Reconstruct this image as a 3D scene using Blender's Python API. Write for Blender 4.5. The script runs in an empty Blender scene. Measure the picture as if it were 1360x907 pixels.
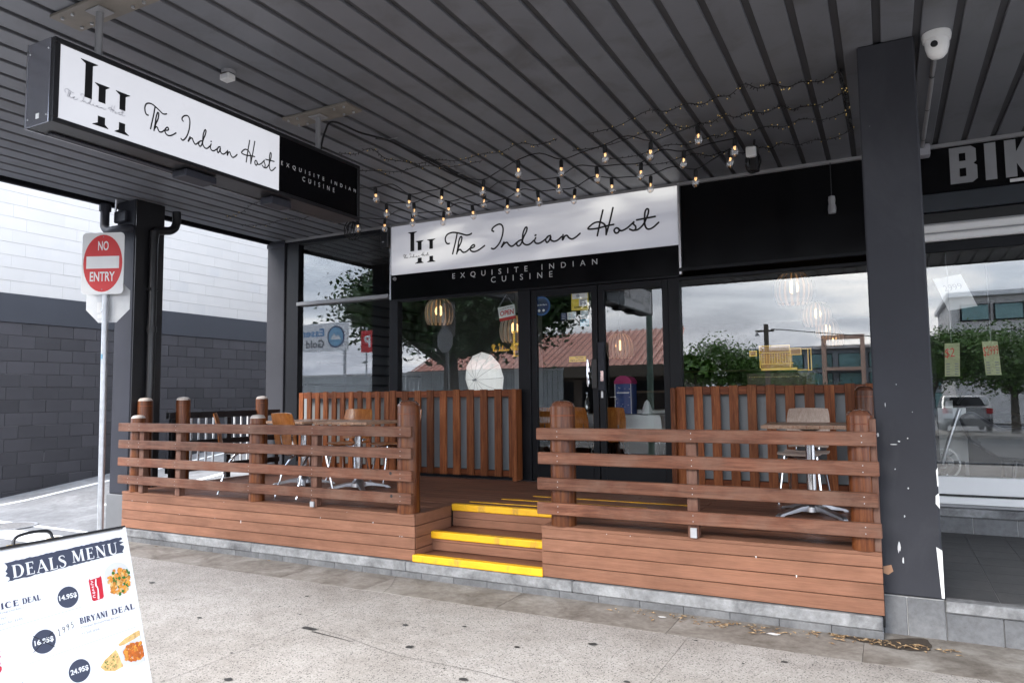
import bpy, bmesh, math, random
from mathutils import Vector, Matrix
random.seed(7)
R = math.radians
SC = bpy.context.scene
COL = SC.collection

# ------------------------------------------------------------------ camera
def cam_matrix(yaw, pit, rol, loc):
    fw = Vector((math.sin(yaw)*math.cos(pit), math.cos(yaw)*math.cos(pit), math.sin(pit)))
    rt = Vector((math.cos(yaw), -math.sin(yaw), 0)); up = rt.cross(fw)
    c, s = math.cos(rol), math.sin(rol)
    r2 = rt*c + up*s; u2 = up*c - rt*s
    m = Matrix((r2, u2, -fw)).transposed().to_4x4(); m.translation = loc
    return m
cam_d = bpy.data.cameras.new('camera'); cam = bpy.data.objects.new('camera', cam_d); COL.objects.link(cam)
cam.matrix_world = cam_matrix(R(-27.523), R(4.3467), R(-.6085), (0, 0, 1.5))
cam_d.sensor_width = 36; cam_d.lens = 953.9/1360*36; cam_d.clip_start = .05; cam_d.clip_end = 1500
SC.camera = cam

# ------------------------------------------------------------------ sky, sun, exposure
EXPO = 2.7
SUN_EL, SUN_AZ = 37, 198
w = bpy.data.worlds.new('World'); SC.world = w; w.use_nodes = True
nt = w.node_tree; nt.nodes.clear(); N = nt.nodes.new; LK = nt.links.new
sky = N('ShaderNodeTexSky'); sky.sky_type = 'NISHITA'; sky.sun_disc = False
sky.sun_elevation = R(SUN_EL); sky.sun_rotation = R(SUN_AZ); sky.air_density = 1.6; sky.dust_density = 3
tc = N('ShaderNodeTexCoord'); mp = N('ShaderNodeMapping'); mp.inputs['Scale'].default_value = (1.6, 1.6, 7.5)
nz = N('ShaderNodeTexNoise'); nz.inputs['Scale'].default_value = 2.1; nz.inputs['Detail'].default_value = 7; nz.inputs['Roughness'].default_value = .52
nz.inputs['Distortion'].default_value = .35
rp = N('ShaderNodeValToRGB'); e = rp.color_ramp.elements
e[0].position = .40; e[0].color = (.29, .36, .48, 1); e[1].position = .62; e[1].color = (1, 1, 1, 1)
e2 = rp.color_ramp.elements.new(.5); e2.color = (.53, .60, .71, 1)
vm = N('ShaderNodeMix'); vm.data_type = 'RGBA'; vm.blend_type = 'MULTIPLY'; vm.inputs[0].default_value = 1
vm.inputs[7].default_value = (10.5, 10.7, 11.2, 1)
mx = N('ShaderNodeMix'); mx.data_type = 'RGBA'; mx.inputs[0].default_value = .86
bg = N('ShaderNodeBackground'); bg.inputs['Strength'].default_value = .10
wo = N('ShaderNodeOutputWorld')
LK(tc.outputs['Generated'], mp.inputs['Vector']); LK(mp.outputs[0], nz.inputs['Vector']); LK(nz.outputs[0], rp.inputs[0])
LK(rp.outputs[0], vm.inputs[6]); LK(sky.outputs[0], mx.inputs[6]); LK(vm.outputs[2], mx.inputs[7])
LK(mx.outputs[2], bg.inputs['Color']); LK(bg.outputs[0], wo.inputs['Surface'])
sd = bpy.data.lights.new('sun', 'SUN'); sd.energy = 1.25; sd.angle = R(32); sd.color = (1, .96, .9)
so = bpy.data.objects.new('sun', sd); COL.objects.link(so)
so.rotation_euler = (R(90-SUN_EL), 0, R(180-SUN_AZ)); so.location = (10, -20, 40)
SC.view_settings.view_transform = 'Standard'; SC.view_settings.look = 'None'
SC.view_settings.exposure = EXPO; SC.view_settings.gamma = 1; SC.view_settings.use_curve_mapping = False
SC.render.engine = 'CYCLES'
SC.cycles.use_denoising = True; SC.cycles.max_bounces = 8; SC.cycles.transparent_max_bounces = 24
SC.cycles.sample_clamp_indirect = 6; SC.cycles.caustics_reflective = False; SC.cycles.caustics_refractive = False
GLOW = 2.0**(-EXPO)          # radiance that shows as full white

# ------------------------------------------------------------------ material helpers
MATS = {}
def new_mat(name):
    m = bpy.data.materials.new(name); m.use_nodes = True; MATS[name] = m
    t = m.node_tree; return m, t, t.nodes['Principled BSDF']
def coords(t, scale=(1, 1, 1), rnd=True):
    c = t.nodes.new('ShaderNodeTexCoord'); m = t.nodes.new('ShaderNodeMapping'); m.inputs['Scale'].default_value = scale
    if rnd:
        oi = t.nodes.new('ShaderNodeObjectInfo'); mu = t.nodes.new('ShaderNodeMath'); mu.operation = 'MULTIPLY'; mu.inputs[1].default_value = 37
        t.links.new(oi.outputs['Random'], mu.inputs[0]); t.links.new(mu.outputs[0], m.inputs['Location'])
    t.links.new(c.outputs['Object'], m.inputs['Vector']); return m.outputs[0]
def noise(t, vec, scale, detail=4, rough=.55, dist=0):
    n = t.nodes.new('ShaderNodeTexNoise'); n.inputs['Scale'].default_value = scale; n.inputs['Detail'].default_value = detail
    n.inputs['Roughness'].default_value = rough; n.inputs['Distortion'].default_value = dist
    t.links.new(vec, n.inputs['Vector']); return n.outputs[0]
def ramp(t, fac, stops):
    r = t.nodes.new('ShaderNodeValToRGB'); el = r.color_ramp.elements
    while len(el) < len(stops): el.new(.5)
    for q, (p, c) in zip(el, stops):
        q.position = p; q.color = (*c, 1) if len(c) == 3 else c
    t.links.new(fac, r.inputs[0]); return r.outputs[0]
def mixc(t, a, b, fac, mode='MIX'):
    m = t.nodes.new('ShaderNodeMix'); m.data_type = 'RGBA'; m.blend_type = mode
    for s, v in ((m.inputs[0], fac), (m.inputs[6], a), (m.inputs[7], b)):
        if hasattr(v, 'links') or isinstance(v, bpy.types.NodeSocket): t.links.new(v, s)
        elif isinstance(v, (int, float)): s.default_value = v
        else: s.default_value = (*v, 1) if len(v) == 3 else v
    return m.outputs[2]
def bump(t, p, h, strength=.3, dist=.01):
    b = t.nodes.new('ShaderNodeBump'); b.inputs['Strength'].default_value = strength; b.inputs['Distance'].default_value = dist
    t.links.new(h, b.inputs['Height']); t.links.new(b.outputs[0], p.inputs['Normal'])
def plain(name, c, rough=.5, metal=0, var=.12, vs=3, bs=0, bstr=.2, spec=.5, dirt=None, coat=0, orand=0):
    """painted / plain surface: base colour with soft blotchy variation, optional fine relief and grime"""
    m, t, p = new_mat(name)
    v = coords(t); n = noise(t, v, vs, 6, .6)
    lo = tuple(x*(1-var) for x in c); hi = tuple(min(1, x*(1+var)) for x in c)
    col = ramp(t, n, [(.3, lo), (.7, hi)])
    if dirt:
        n2 = noise(t, coords(t, (1, 1, .35)), dirt[1], 8, .65, .6)
        col = mixc(t, col, dirt[0], ramp(t, n2, [(dirt[2], (0, 0, 0)), (min(1, dirt[2]+.18), (dirt[3],)*3)]))
    if orand:
        oi = t.nodes.new('ShaderNodeObjectInfo'); col = mixc(t, col, ramp(t, oi.outputs['Random'], [(0, (1-orand,)*3), (1, (1+orand,)*3)]), 1, 'MULTIPLY')
    t.links.new(col, p.inputs['Base Color'])
    r = t.nodes.new('ShaderNodeMapRange'); r.inputs['To Min'].default_value = max(.02, rough-.1); r.inputs['To Max'].default_value = min(1, rough+.1)
    t.links.new(n, r.inputs['Value']); t.links.new(r.outputs[0], p.inputs['Roughness'])
    p.inputs['Metallic'].default_value = metal; p.inputs['Specular IOR Level'].default_value = spec; p.inputs['Coat Weight'].default_value = coat
    if bs: bump(t, p, noise(t, v, bs, 5, .6), bstr, .004)
    return m
def wood(name, dark, mid, light, axis='x', rough=.5, rnd=.25, coat=0, weather=None, gscale=1, grain=.7):
    m, t, p = new_mat(name)
    st = {'x': (.9, 14, 14), 'y': (14, .9, 14), 'z': (14, 14, .9)}[axis]
    st = tuple(s*gscale for s in st)
    v = coords(t, st); n = noise(t, v, 2.2, 8, .62, 1.2)
    col = ramp(t, n, [(.28, dark), (.5, mid), (.74, light)])
    fine = noise(t, coords(t, tuple(s*6 for s in st)), 3, 3, .6)
    col = mixc(t, col, ramp(t, fine, [(.3, (.62, .62, .62)), (.7, (1.12, 1.12, 1.12))]), grain, 'MULTIPLY')
    big = noise(t, coords(t, (.8, .8, .8)), 1.6, 6, .62, .3)
    col = mixc(t, col, ramp(t, big, [(.32, (.70, .68, .66)), (.5, (.98, .98, .98)), (.68, (1.18, 1.16, 1.14))]), .8, 'MULTIPLY')
    oi = t.nodes.new('ShaderNodeObjectInfo')
    col = mixc(t, col, ramp(t, oi.outputs['Random'], [(0, (1-rnd, 1-rnd, 1-rnd)), (1, (1+rnd, 1+rnd*.9, 1+rnd*.8))]), 1, 'MULTIPLY')
    if weather:
        n3 = noise(t, coords(t, (1.5, 1.5, 1.5)), 2.2, 6, .65)
        col = mixc(t, col, weather, ramp(t, n3, [(.42, (0, 0, 0)), (.7, (.55,)*3)]))
    t.links.new(col, p.inputs['Base Color']); p.inputs['Roughness'].default_value = rough; p.inputs['Coat Weight'].default_value = coat; p.inputs['Specular IOR Level'].default_value = .22
    p.inputs['Coat Roughness'].default_value = .2
    bump(t, p, n, .25, .003); return m
def glow(name, c, s, base=None):
    m, t, p = new_mat(name); p.inputs['Base Color'].default_value = (*(base or c), 1)
    p.inputs['Emission Color'].default_value = (*c, 1); p.inputs['Emission Strength'].default_value = s
    n = noise(t, coords(t), 1.2, 2)
    r = t.nodes.new('ShaderNodeMapRange'); r.inputs['To Min'].default_value = s*.88; r.inputs['To Max'].default_value = s*1.1
    t.links.new(n, r.inputs['Value']); t.links.new(r.outputs[0], p.inputs['Emission Strength'])
    p.inputs['Roughness'].default_value = .25; return m
def glass(name, f0=.06, tint=(.975, .985, .98), wav=.0):
    m = bpy.data.materials.new(name); m.use_nodes = True; MATS[name] = m
    t = m.node_tree; t.nodes.clear(); o = t.nodes.new('ShaderNodeOutputMaterial')
    lw = t.nodes.new('ShaderNodeLayerWeight'); lw.inputs['Blend'].default_value = .5
    pw = t.nodes.new('ShaderNodeMath'); pw.operation = 'POWER'; pw.inputs[1].default_value = 5
    mr = t.nodes.new('ShaderNodeMapRange'); mr.inputs['To Min'].default_value = f0; mr.inputs['To Max'].default_value = 1
    tr = t.nodes.new('ShaderNodeBsdfTransparent'); tr.inputs[0].default_value = (*tint, 1)
    gl = t.nodes.new('ShaderNodeBsdfGlossy'); gl.inputs['Roughness'].default_value = 0.0; gl.inputs['Color'].default_value = (1, 1, 1, 1)
    ms = t.nodes.new('ShaderNodeMixShader')
    t.links.new(lw.outputs['Facing'], pw.inputs[0]); t.links.new(pw.outputs[0], mr.inputs['Value']); t.links.new(mr.outputs[0], ms.inputs[0])
    t.links.new(tr.outputs[0], ms.inputs[1]); t.links.new(gl.outputs[0], ms.inputs[2]); t.links.new(ms.outputs[0], o.inputs[0])
    if wav:
        n = noise(t, coords(t), .8, 2); b = t.nodes.new('ShaderNodeBump'); b.inputs['Strength'].default_value = wav; b.inputs['Distance'].default_value = .01
        t.links.new(n, b.inputs['Height']); t.links.new(b.outputs[0], gl.inputs['Normal'])
    return m

# ------------------------------------------------------------------ mesh helpers
def origin(p):
    v = Vector((0, 0, 0))
    while p is not None:
        v += p.location; p = p.parent
    return v
def smoothpath(pts, k=6):
    """Catmull-Rom through the points (any dimension)"""
    n = len(pts)
    if n < 3: return [tuple(p) for p in pts]
    out = []
    for i in range(n-1):
        p0 = pts[max(i-1, 0)]; p1 = pts[i]; p2 = pts[i+1]; p3 = pts[min(i+2, n-1)]
        for j in range(k):
            u = j/k
            out.append(tuple(.5*((2*b)+(-a+c)*u+(2*a-5*b+4*c-d)*u*u+(-a+3*b-3*c+d)*u**3) for a, b, c, d in zip(p0, p1, p2, p3)))
    out.append(tuple(pts[-1])); return out
class MB:
    def __init__(s): s.v = []; s.f = []; s.mi = []; s.cur = 0
    def add(s, vs, fs):
        o = len(s.v); s.v += [tuple(q) for q in vs]; s.f += [tuple(o+i for i in f) for f in fs]; s.mi += [s.cur]*len(fs); return s
    def box(s, x0, x1, y0, y1, z0, z1):
        return s.add([(x0, y0, z0), (x1, y0, z0), (x1, y1, z0), (x0, y1, z0), (x0, y0, z1), (x1, y0, z1), (x1, y1, z1), (x0, y1, z1)],
                     [(3, 2, 1, 0), (4, 5, 6, 7), (0, 1, 5, 4), (1, 2, 6, 5), (2, 3, 7, 6), (3, 0, 4, 7)])
    def quad(s, a, b, c, d): return s.add([a, b, c, d], [(0, 1, 2, 3)])
    def tube(s, pts, r, n=8, caps=True):
        pts = [Vector(p) for p in pts]; m = len(pts); rr = r if isinstance(r, (list, tuple)) else [r]*m
        d = [(pts[min(i+1, m-1)]-pts[max(i-1, 0)]).normalized() for i in range(m)]
        u = d[0].cross(Vector((0, 0, 1)))
        if u.length < .01: u = d[0].cross(Vector((1, 0, 0)))
        u.normalize(); vs = []
        for i in range(m):
            u = (u-d[i]*u.dot(d[i])).normalized(); w_ = d[i].cross(u)
            vs += [pts[i]+(u*math.cos(2*math.pi*k/n)+w_*math.sin(2*math.pi*k/n))*rr[i] for k in range(n)]
        fs = [(i*n+k, i*n+(k+1) % n, (i+1)*n+(k+1) % n, (i+1)*n+k) for i in range(m-1) for k in range(n)]
        if caps: fs += [tuple(reversed(range(n))), tuple(range((m-1)*n, m*n))]
        return s.add(vs, fs)
    def lathe(s, prof, c=(0, 0, 0), n=20, axis='z', a0=0, a1=2*math.pi):
        full = abs(a1-a0) > 6.28; k = n if full else n+1; vs = []
        for r, z in prof:
            for i in range(k):
                a = a0+(a1-a0)*i/n; x, y = r*math.cos(a), r*math.sin(a)
                q = (x, y, z) if axis == 'z' else ((x, z, y) if axis == 'y' else (z, x, y))
                vs.append((c[0]+q[0], c[1]+q[1], c[2]+q[2]))
        fs = []
        for j in range(len(prof)-1):
            for i in range(n):
                i2 = (i+1) % k; fs.append((j*k+i, j*k+i2, (j+1)*k+i2, (j+1)*k+i))
        return s.add(vs, fs)
    def prism(s, poly, fn, d):
        """poly: 2-D outline; fn(u,v,w) -> point; w from 0 to d"""
        n = len(poly); vs = [fn(u, v, 0) for u, v in poly]+[fn(u, v, d) for u, v in poly]
        fs = [tuple(reversed(range(n))), tuple(range(n, 2*n))]+[(i, (i+1) % n, n+(i+1) % n, n+i) for i in range(n)]
        return s.add(vs, fs)
    def ribbon(s, pts, wd, fn, w=0, k=6, caps=True):
        """flat stroke of given width (constant or list) on a surface"""
        if isinstance(wd, (int, float)): wd = [wd]*len(pts)
        P = smoothpath([(p[0], p[1], q) for p, q in zip(pts, wd)], k)
        L = []; Rr = []
        for i, p in enumerate(P):
            a = P[max(i-1, 0)]; b = P[min(i+1, len(P)-1)]; dx, dy = b[0]-a[0], b[1]-a[1]; l = math.hypot(dx, dy) or 1
            nx, ny = -dy/l*p[2]/2, dx/l*p[2]/2
            L.append((p[0]+nx, p[1]+ny)); Rr.append((p[0]-nx, p[1]-ny))
        vs = [fn(a, b, w) for a, b in L]+[fn(a, b, w) for a, b in Rr]; n = len(P)
        s.add(vs, [(i, n+i, n+i+1, i+1) for i in range(n-1)])
        if caps:
            for p in (P[0], P[-1]): s.disc(p[0], p[1], p[2]/2, fn, w+.0001, 8)
        return s
    def disc(s, u, v, r, fn, w=0, n=24, ry=None):
        ry = r if ry is None else ry
        return s.add([fn(u+r*math.cos(2*math.pi*i/n), v+ry*math.sin(2*math.pi*i/n), w) for i in range(n)], [tuple(range(n))])
    def poly(s, pts, fn, w=0): return s.add([fn(a, b, w) for a, b in pts], [tuple(range(len(pts)))])
    def build(s, name, mat, parent=None, smooth=False, bevel=0, fix=True, seg=1):
        o0 = origin(parent); me = bpy.data.meshes.new(name)
        me.from_pydata([(a-o0.x, b-o0.y, c-o0.z) for a, b, c in s.v], [], s.f)
        mats = mat if isinstance(mat, (list, tuple)) else [mat]
        for q in mats: me.materials.append(q)
        if len(mats) > 1: me.polygons.foreach_set('material_index', s.mi)
        if bevel or fix:
            bm = bmesh.new(); bm.from_mesh(me)
            if bevel: bmesh.ops.bevel(bm, geom=[e_ for e_ in bm.edges if e_.is_manifold and e_.calc_face_angle(0) > .5], offset=bevel, segments=seg, affect='EDGES', clamp_overlap=True)
            if fix: bmesh.ops.recalc_face_normals(bm, faces=bm.faces)
            bm.to_mesh(me); bm.free()
        if smooth:
            me.polygons.foreach_set('use_smooth', [True]*len(me.polygons))
            if smooth != 'all': me.set_sharp_from_angle(angle=R(40))
        o = bpy.data.objects.new(name, me); COL.objects.link(o); o.parent = parent
        return o
def place(o, parent, loc, rz=0):
    """a piece that shares mesh data with an earlier one"""
    c = o.copy(); COL.objects.link(c); c.parent = parent; c.location = loc; c.rotation_euler = (0, 0, rz); return c
def tag(o, label=None, cat=None, group=None, kind=None):
    for k, v in (('label', label), ('category', cat), ('group', group), ('kind', kind)):
        if v: o[k] = v
    return o
def thing(name, label, cat, loc=(0, 0, 0), group=None):
    o = bpy.data.objects.new(name, None); COL.objects.link(o); o.location = loc; o.empty_display_size = .2
    return tag(o, label, cat, group)
def copy_tree(o, parent=None):
    c = o.copy(); COL.objects.link(c); c.parent = parent
    for ch in o.children: copy_tree(ch, c)
    return c
def txt(body, size=1, bold=0, sp=1.0):
    """text outline as (verts2d, faces) with the built-in font"""
    cu = bpy.data.curves.new('lettering', 'FONT'); cu.body = body; cu.size = size; cu.space_character = sp; cu.offset = bold; cu.resolution_u = 3
    o = bpy.data.objects.new('lettering', cu); COL.objects.link(o)
    dg = bpy.context.evaluated_depsgraph_get(); dg.update()
    me = bpy.data.meshes.new_from_object(o.evaluated_get(dg))
    v = [(q.co.x, q.co.y) for q in me.vertices]; f = [tuple(p.vertices) for p in me.polygons]
    bpy.data.objects.remove(o); bpy.data.curves.remove(cu); bpy.data.meshes.remove(me)
    return v, f
def put_txt(mb, body, fn, u0, v0, u1=None, v1=None, w=0, h=None, bold=0, sp=1.0, align='l', slant=0):
    """fit a line of text into a box (u0..u1, v0..v1) of a surface"""
    v, f = txt(body, 1, bold, sp)
    if not v: return
    x0 = min(a for a, b in v); x1 = max(a for a, b in v); y0 = min(b for a, b in v); y1 = max(b for a, b in v)
    if v1 is not None: sy = (v1-v0)/(y1-y0)
    else: sy = h/(y1-y0)
    sx = (u1-u0)/(x1-x0) if u1 is not None else abs(sy)
    mb.add([fn(u0+(a-x0)*sx+slant*(b-y0)*sy, v0+(b-y0)*sy, w) for a, b in v], f)
# ------------------------------------------------------------------ materials
def aggregate():
    m, t, p = new_mat('exposed_aggregate'); v = coords(t, rnd=False)
    vo = t.nodes.new('ShaderNodeTexVoronoi'); vo.inputs['Scale'].default_value = 150; t.links.new(v, vo.inputs['Vector'])
    sep = t.nodes.new('ShaderNodeSeparateColor'); t.links.new(vo.outputs['Color'], sep.inputs[0])
    stone = ramp(t, sep.outputs[0], [(0, (.13, .125, .12)), (.07, (.24, .225, .215)), (.16, (.345, .325, .31)), (.55, (.352, .334, .317)), (.85, (.395, .376, .358)), (1, (.47, .45, .43))])
    vo2 = t.nodes.new('ShaderNodeTexVoronoi'); vo2.inputs['Scale'].default_value = 84; t.links.new(v, vo2.inputs['Vector'])
    s2 = t.nodes.new('ShaderNodeSeparateColor'); t.links.new(vo2.outputs['Color'], s2.inputs[0])
    fl = t.nodes.new('ShaderNodeMath'); fl.operation = 'LESS_THAN'; fl.inputs[1].default_value = .20; t.links.new(s2.outputs[1], fl.inputs[0])
    ds = t.nodes.new('ShaderNodeMath'); ds.operation = 'LESS_THAN'; ds.inputs[1].default_value = .36; t.links.new(vo2.outputs['Distance'], ds.inputs[0])
    an = t.nodes.new('ShaderNodeMath'); an.operation = 'MULTIPLY'; t.links.new(fl.outputs[0], an.inputs[0]); t.links.new(ds.outputs[0], an.inputs[1])
    col = mixc(t, stone, (.06, .058, .06), an.outputs[0])
    big = noise(t, v, .9, 6, .6); col = mixc(t, col, ramp(t, big, [(.28, (.66, .63, .60)), (.45, (.88, .86, .84)), (.6, (1.02, 1.01, 1)), (.8, (1.10, 1.09, 1.08))]), 1, 'MULTIPLY')
    mid = noise(t, v, 6, 5, .7); col = mixc(t, col, ramp(t, mid, [(.36, (.66, .64, .62)), (.55, (1, 1, 1))]), .4, 'MULTIPLY')
    t.links.new(col, p.inputs['Base Color']); p.inputs['Roughness'].default_value = .85
    bump(t, p, vo.outputs['Distance'], .35, .004); return m
AGG = aggregate()
def concrete(name, a, b, c, rough=.8, sc=1.5):
    m, t, p = new_mat(name); v = coords(t)
    n = noise(t, v, sc, 9, .68, .5); col = ramp(t, n, [(.32, a), (.5, b), (.66, c)])
    n2 = noise(t, v, sc*9, 6, .7); col = mixc(t, col, ramp(t, n2, [(.3, (.6, .58, .56)), (.6, (1.05, 1.05, 1.05))]), .7, 'MULTIPLY')
    t.links.new(col, p.inputs['Base Color']); p.inputs['Roughness'].default_value = rough
    bump(t, p, noise(t, v, 60, 5), .25, .003); return m
CONC = concrete('smooth_concrete', (.11, .092, .076), (.22, .198, .175), (.32, .30, .275), sc=2.6)
CONC_L = concrete('pale_concrete', (.085, .085, .09), (.21, .213, .218), (.33, .335, .34), sc=3.2)
TILE_G = concrete('grey_plinth_tile', (.105, .108, .115), (.14, .143, .15), (.185, .188, .195), .55, 2.5)
TILE_D = concrete('charcoal_floor_tile', (.035, .034, .035), (.055, .053, .053), (.075, .072, .07), .45, 3)
TILE_B = concrete('dirty_base_tile', (.085, .085, .09), (.125, .127, .132), (.18, .182, .187), .6, 3)
GROUT = plain('grout', (.42, .42, .42), .9)
ASPH = concrete('asphalt', (.125, .125, .13), (.185, .185, .19), (.25, .25, .255), .9, 1.2)
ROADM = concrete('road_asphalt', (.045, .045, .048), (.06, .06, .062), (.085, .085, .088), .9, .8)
def worn_paint(name, c, under, thr=.4):
    m, t, p = new_mat(name); v = coords(t); n = noise(t, v, 3.5, 9, .72, .3)
    t.links.new(ramp(t, n, [(thr-.03, under), (thr+.04, c)]), p.inputs['Base Color']); p.inputs['Roughness'].default_value = .8; return m
PAINTW = worn_paint('worn_white_paint', (.72, .72, .72), (.3, .3, .3), .40)
GUM = plain('old_gum', (.035, .034, .034), .7)
SOFF = plain('soffit_grey', (.146, .152, .170), .40, 0, .10, 1.5, 1.6, .35, dirt=((.085, .084, .086), 1.6, .50, .65))
SOFF_D = plain('soffit_groove', (.055, .056, .062), .5, 0, .1)
CHAR = plain('charcoal_paint', (.030, .031, .040), .5, 0, .12, 2, 40, .12, spec=.2, dirt=((.075, .076, .085), 2.2, .55, .5))
CHAR_L = plain('weathered_charcoal', (.036, .037, .044), .6, 0, .12, 2, 40, .15, spec=.15, dirt=((.058, .059, .066), 2.6, .54, .55))
BLACKM = plain('black_metal', (.012, .012, .014), .35, 0, .1)
FRAME = plain('dark_aluminium', (.008, .0085, .011), .42, 0, .1, 2, spec=.18)
BLKG = plain('black_gloss_panel', (.004, .004, .005), .16, 0, .1, spec=.12)
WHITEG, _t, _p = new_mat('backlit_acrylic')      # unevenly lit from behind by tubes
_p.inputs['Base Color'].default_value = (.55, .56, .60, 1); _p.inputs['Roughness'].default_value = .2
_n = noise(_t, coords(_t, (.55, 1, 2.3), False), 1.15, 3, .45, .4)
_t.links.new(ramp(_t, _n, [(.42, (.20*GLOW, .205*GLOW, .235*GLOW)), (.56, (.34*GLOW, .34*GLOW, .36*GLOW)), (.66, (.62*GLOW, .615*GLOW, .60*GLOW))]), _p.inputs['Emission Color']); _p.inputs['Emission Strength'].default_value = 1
WHITE = plain('white_paint', (.78, .78, .78), .45, 0, .04)
WALLW = plain('white_wall_paint', (.54, .515, .485), .75, 0, .05, .6, 30, .15, dirt=((.42, .43, .45), .9, .58, .35))
WALLD = plain('dark_wall_paint', (.040, .037, .041), .75, 0, .20, .8, 30, .25, orand=.16, dirt=((.05, .048, .052), 1.1, .55, .4))
BAND = plain('charcoal_band_paint', (.036, .038, .046), .75, 0, .1, 1, 30, .2)
MORTAR = plain('painted_joint', (.11, .107, .113), .9, 0, .3, 4)
JOINTW = plain('white_wall_joint', (.42, .40, .38), .9)
RAIL = wood('weathered_rail_timber', (.070, .025, .013), (.140, .055, .032), (.235, .108, .066), 'x', .55, .20, weather=(.19, .118, .086))
LOGW = wood('oiled_log', (.050, .012, .004), (.130, .037, .010), (.225, .082, .024), 'z', .42, .12, coat=.16, gscale=.7)
LOGCAP = plain('weathered_log_cap', (.46, .40, .36), .75, 0, .25, 14)
SLAT = wood('oiled_slat', (.10, .024, .008), (.235, .072, .024), (.37, .14, .052), 'z', .5, .42)
SLATX = wood('oiled_batten', (.095, .022, .008), (.20, .056, .020), (.30, .10, .040), 'x', .5, .2)
COMP = wood('composite_decking', (.200, .092, .056), (.238, .112, .069), (.276, .135, .086), 'x', .66, .11, gscale=.6, grain=.4)
COMPY = wood('composite_decking_side', (.225, .100, .058), (.265, .122, .072), (.305, .146, .090), 'y', .66, .05, gscale=.6, grain=.3)
PLANK = wood('deck_floor', (.135, .058, .036), (.19, .085, .053), (.25, .12, .078), 'x', .5, .12)
YEL = plain('yellow_nosing', (.80, .425, .008), .55, 0, .10, 5, 60, .3, dirt=((.22, .14, .06), 10, .53, .8))
PLY = wood('honey_ply', (.26, .075, .014), (.40, .135, .028), (.50, .21, .055), 'z', .32, .15, coat=.4)
PLY_GLARE = wood('glare_paled_ply', (.42, .31, .25), (.52, .40, .33), (.60, .48, .41), 'z', .3, .08, coat=.5)  # cafe chair ply with glare painted into its colour
PLYX = wood('table_top_timber', (.36, .20, .12), (.50, .31, .21), (.62, .43, .32), 'y', .35, .1, coat=.2)
CHROME = plain('chrome', (.78, .78, .80), .14, 1, .05)
ALU = plain('brushed_aluminium', (.55, .55, .57), .34, 1, .08, 8)
GALV = plain('galvanised_steel', (.47, .48, .50), .42, .75, .14, 14)
STEELG = plain('grey_steel_paint', (.27, .27, .28), .45, 0, .12)
PLATE = plain('rusty_beige_plate', (.20, .18, .155), .6, 0, .2, 6)
WHITEP = plain('white_plastic', (.78, .78, .77), .35, 0, .03)
CABLE = plain('black_cable', (.008, .008, .009), .5)
REDS = plain('sign_red', (.62, .025, .03), .35, 0, .08, 3)
SIGNW = plain('sign_white', (.80, .80, .80), .35, 0, .03)
SIGNBACK = plain('sign_back_aluminium', (.62, .63, .64), .5, .3, .08, 5)
INK = plain('black_lettering', (.006, .006, .007), .4)
INKG = plain('grey_lettering', (.26, .265, .28), .5)
INKW = plain('white_lettering', (.62, .62, .63), .45)
NAVY = plain('navy_ink', (.045, .048, .10), .55)
SLATE = plain('slate_ink', (.045, .052, .085), .55)
PALEINK = plain('pale_ink', (.36, .36, .40), .6)
BOARD = plain('menu_white', (.84, .84, .85), .35, 0, .02)
CANR = plain('can_red', (.55, .012, .03), .4)
CURRY = plain('curry_orange', (.70, .26, .035), .6, 0, .5, 60)
CURRY2 = plain('curry_deep', (.52, .12, .012), .5, 0, .4, 80)
NAAN = plain('naan', (.72, .45, .17), .7, 0, .4, 70)
HERB = plain('herb_green', (.03, .16, .02), .6)
AMBER = glow('amber_panel', (1, .50, .06), .10*GLOW, (.28, .15, .02))
UMBL = glow('emissive_umbrella_cloth', (1, .97, .92), .42*GLOW, (.85, .85, .84))  # emission put into the cloth itself, no bulb modelled behind it
GOLD = glow('gold_sign', (1, .62, .10), .34*GLOW, (.55, .33, .05))
LITBOX = glow('lit_acrylic', (.90, .92, 1.0), .60*GLOW, (.42, .42, .44))
WARM = glow('lamp_warm', (1, .55, .22), 3.2*GLOW)
FILA = glow('filament', (1, .56, .24), 2.4*GLOW)
LED = glow('tiny_led', (1, .72, .25), 0.16*GLOW)
GLASS = glass('shop_glass', .068)
GLASS_D = glass('door_glass', .056)
BULBG = glass('bulb_glass', .22, (.94, .92, .90))
FROST = plain('frosted_film', (.28, .295, .305), .5, 0, .06, 1)
CREAM = plain('interior_wall', (.13, .135, .14), .8)
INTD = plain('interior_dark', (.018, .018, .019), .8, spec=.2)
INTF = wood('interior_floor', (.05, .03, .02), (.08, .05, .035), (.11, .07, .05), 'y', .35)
LINEN = plain('white_linen', (.88, .88, .88), .85, 0, .04, 3)
PENDW = plain('pale_lamp_slat', (.55, .48, .40), .6)
LEAF = plain('leaf_dark', (.035, .075, .018), .5, 0, .5, .9)
LEAF2 = plain('leaf_mid', (.085, .165, .028), .5, 0, .5, 1.6)
BARK = plain('bark', (.10, .085, .065), .9, 0, .3, 6)
TERRA = plain('terracotta_sheet', (.62, .27, .20), .6, 0, .1, .6)
# ================================================================== THE SETTING
D, YD, S, YG = .49, 5.19, 3.87, 7.95
g = MB().quad((-300, -300, -.25), (300, -300, -.25), (300, 300, -.25), (-300, 300, -.25)).build('ground', ASPH); tag(g, kind='structure')
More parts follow.
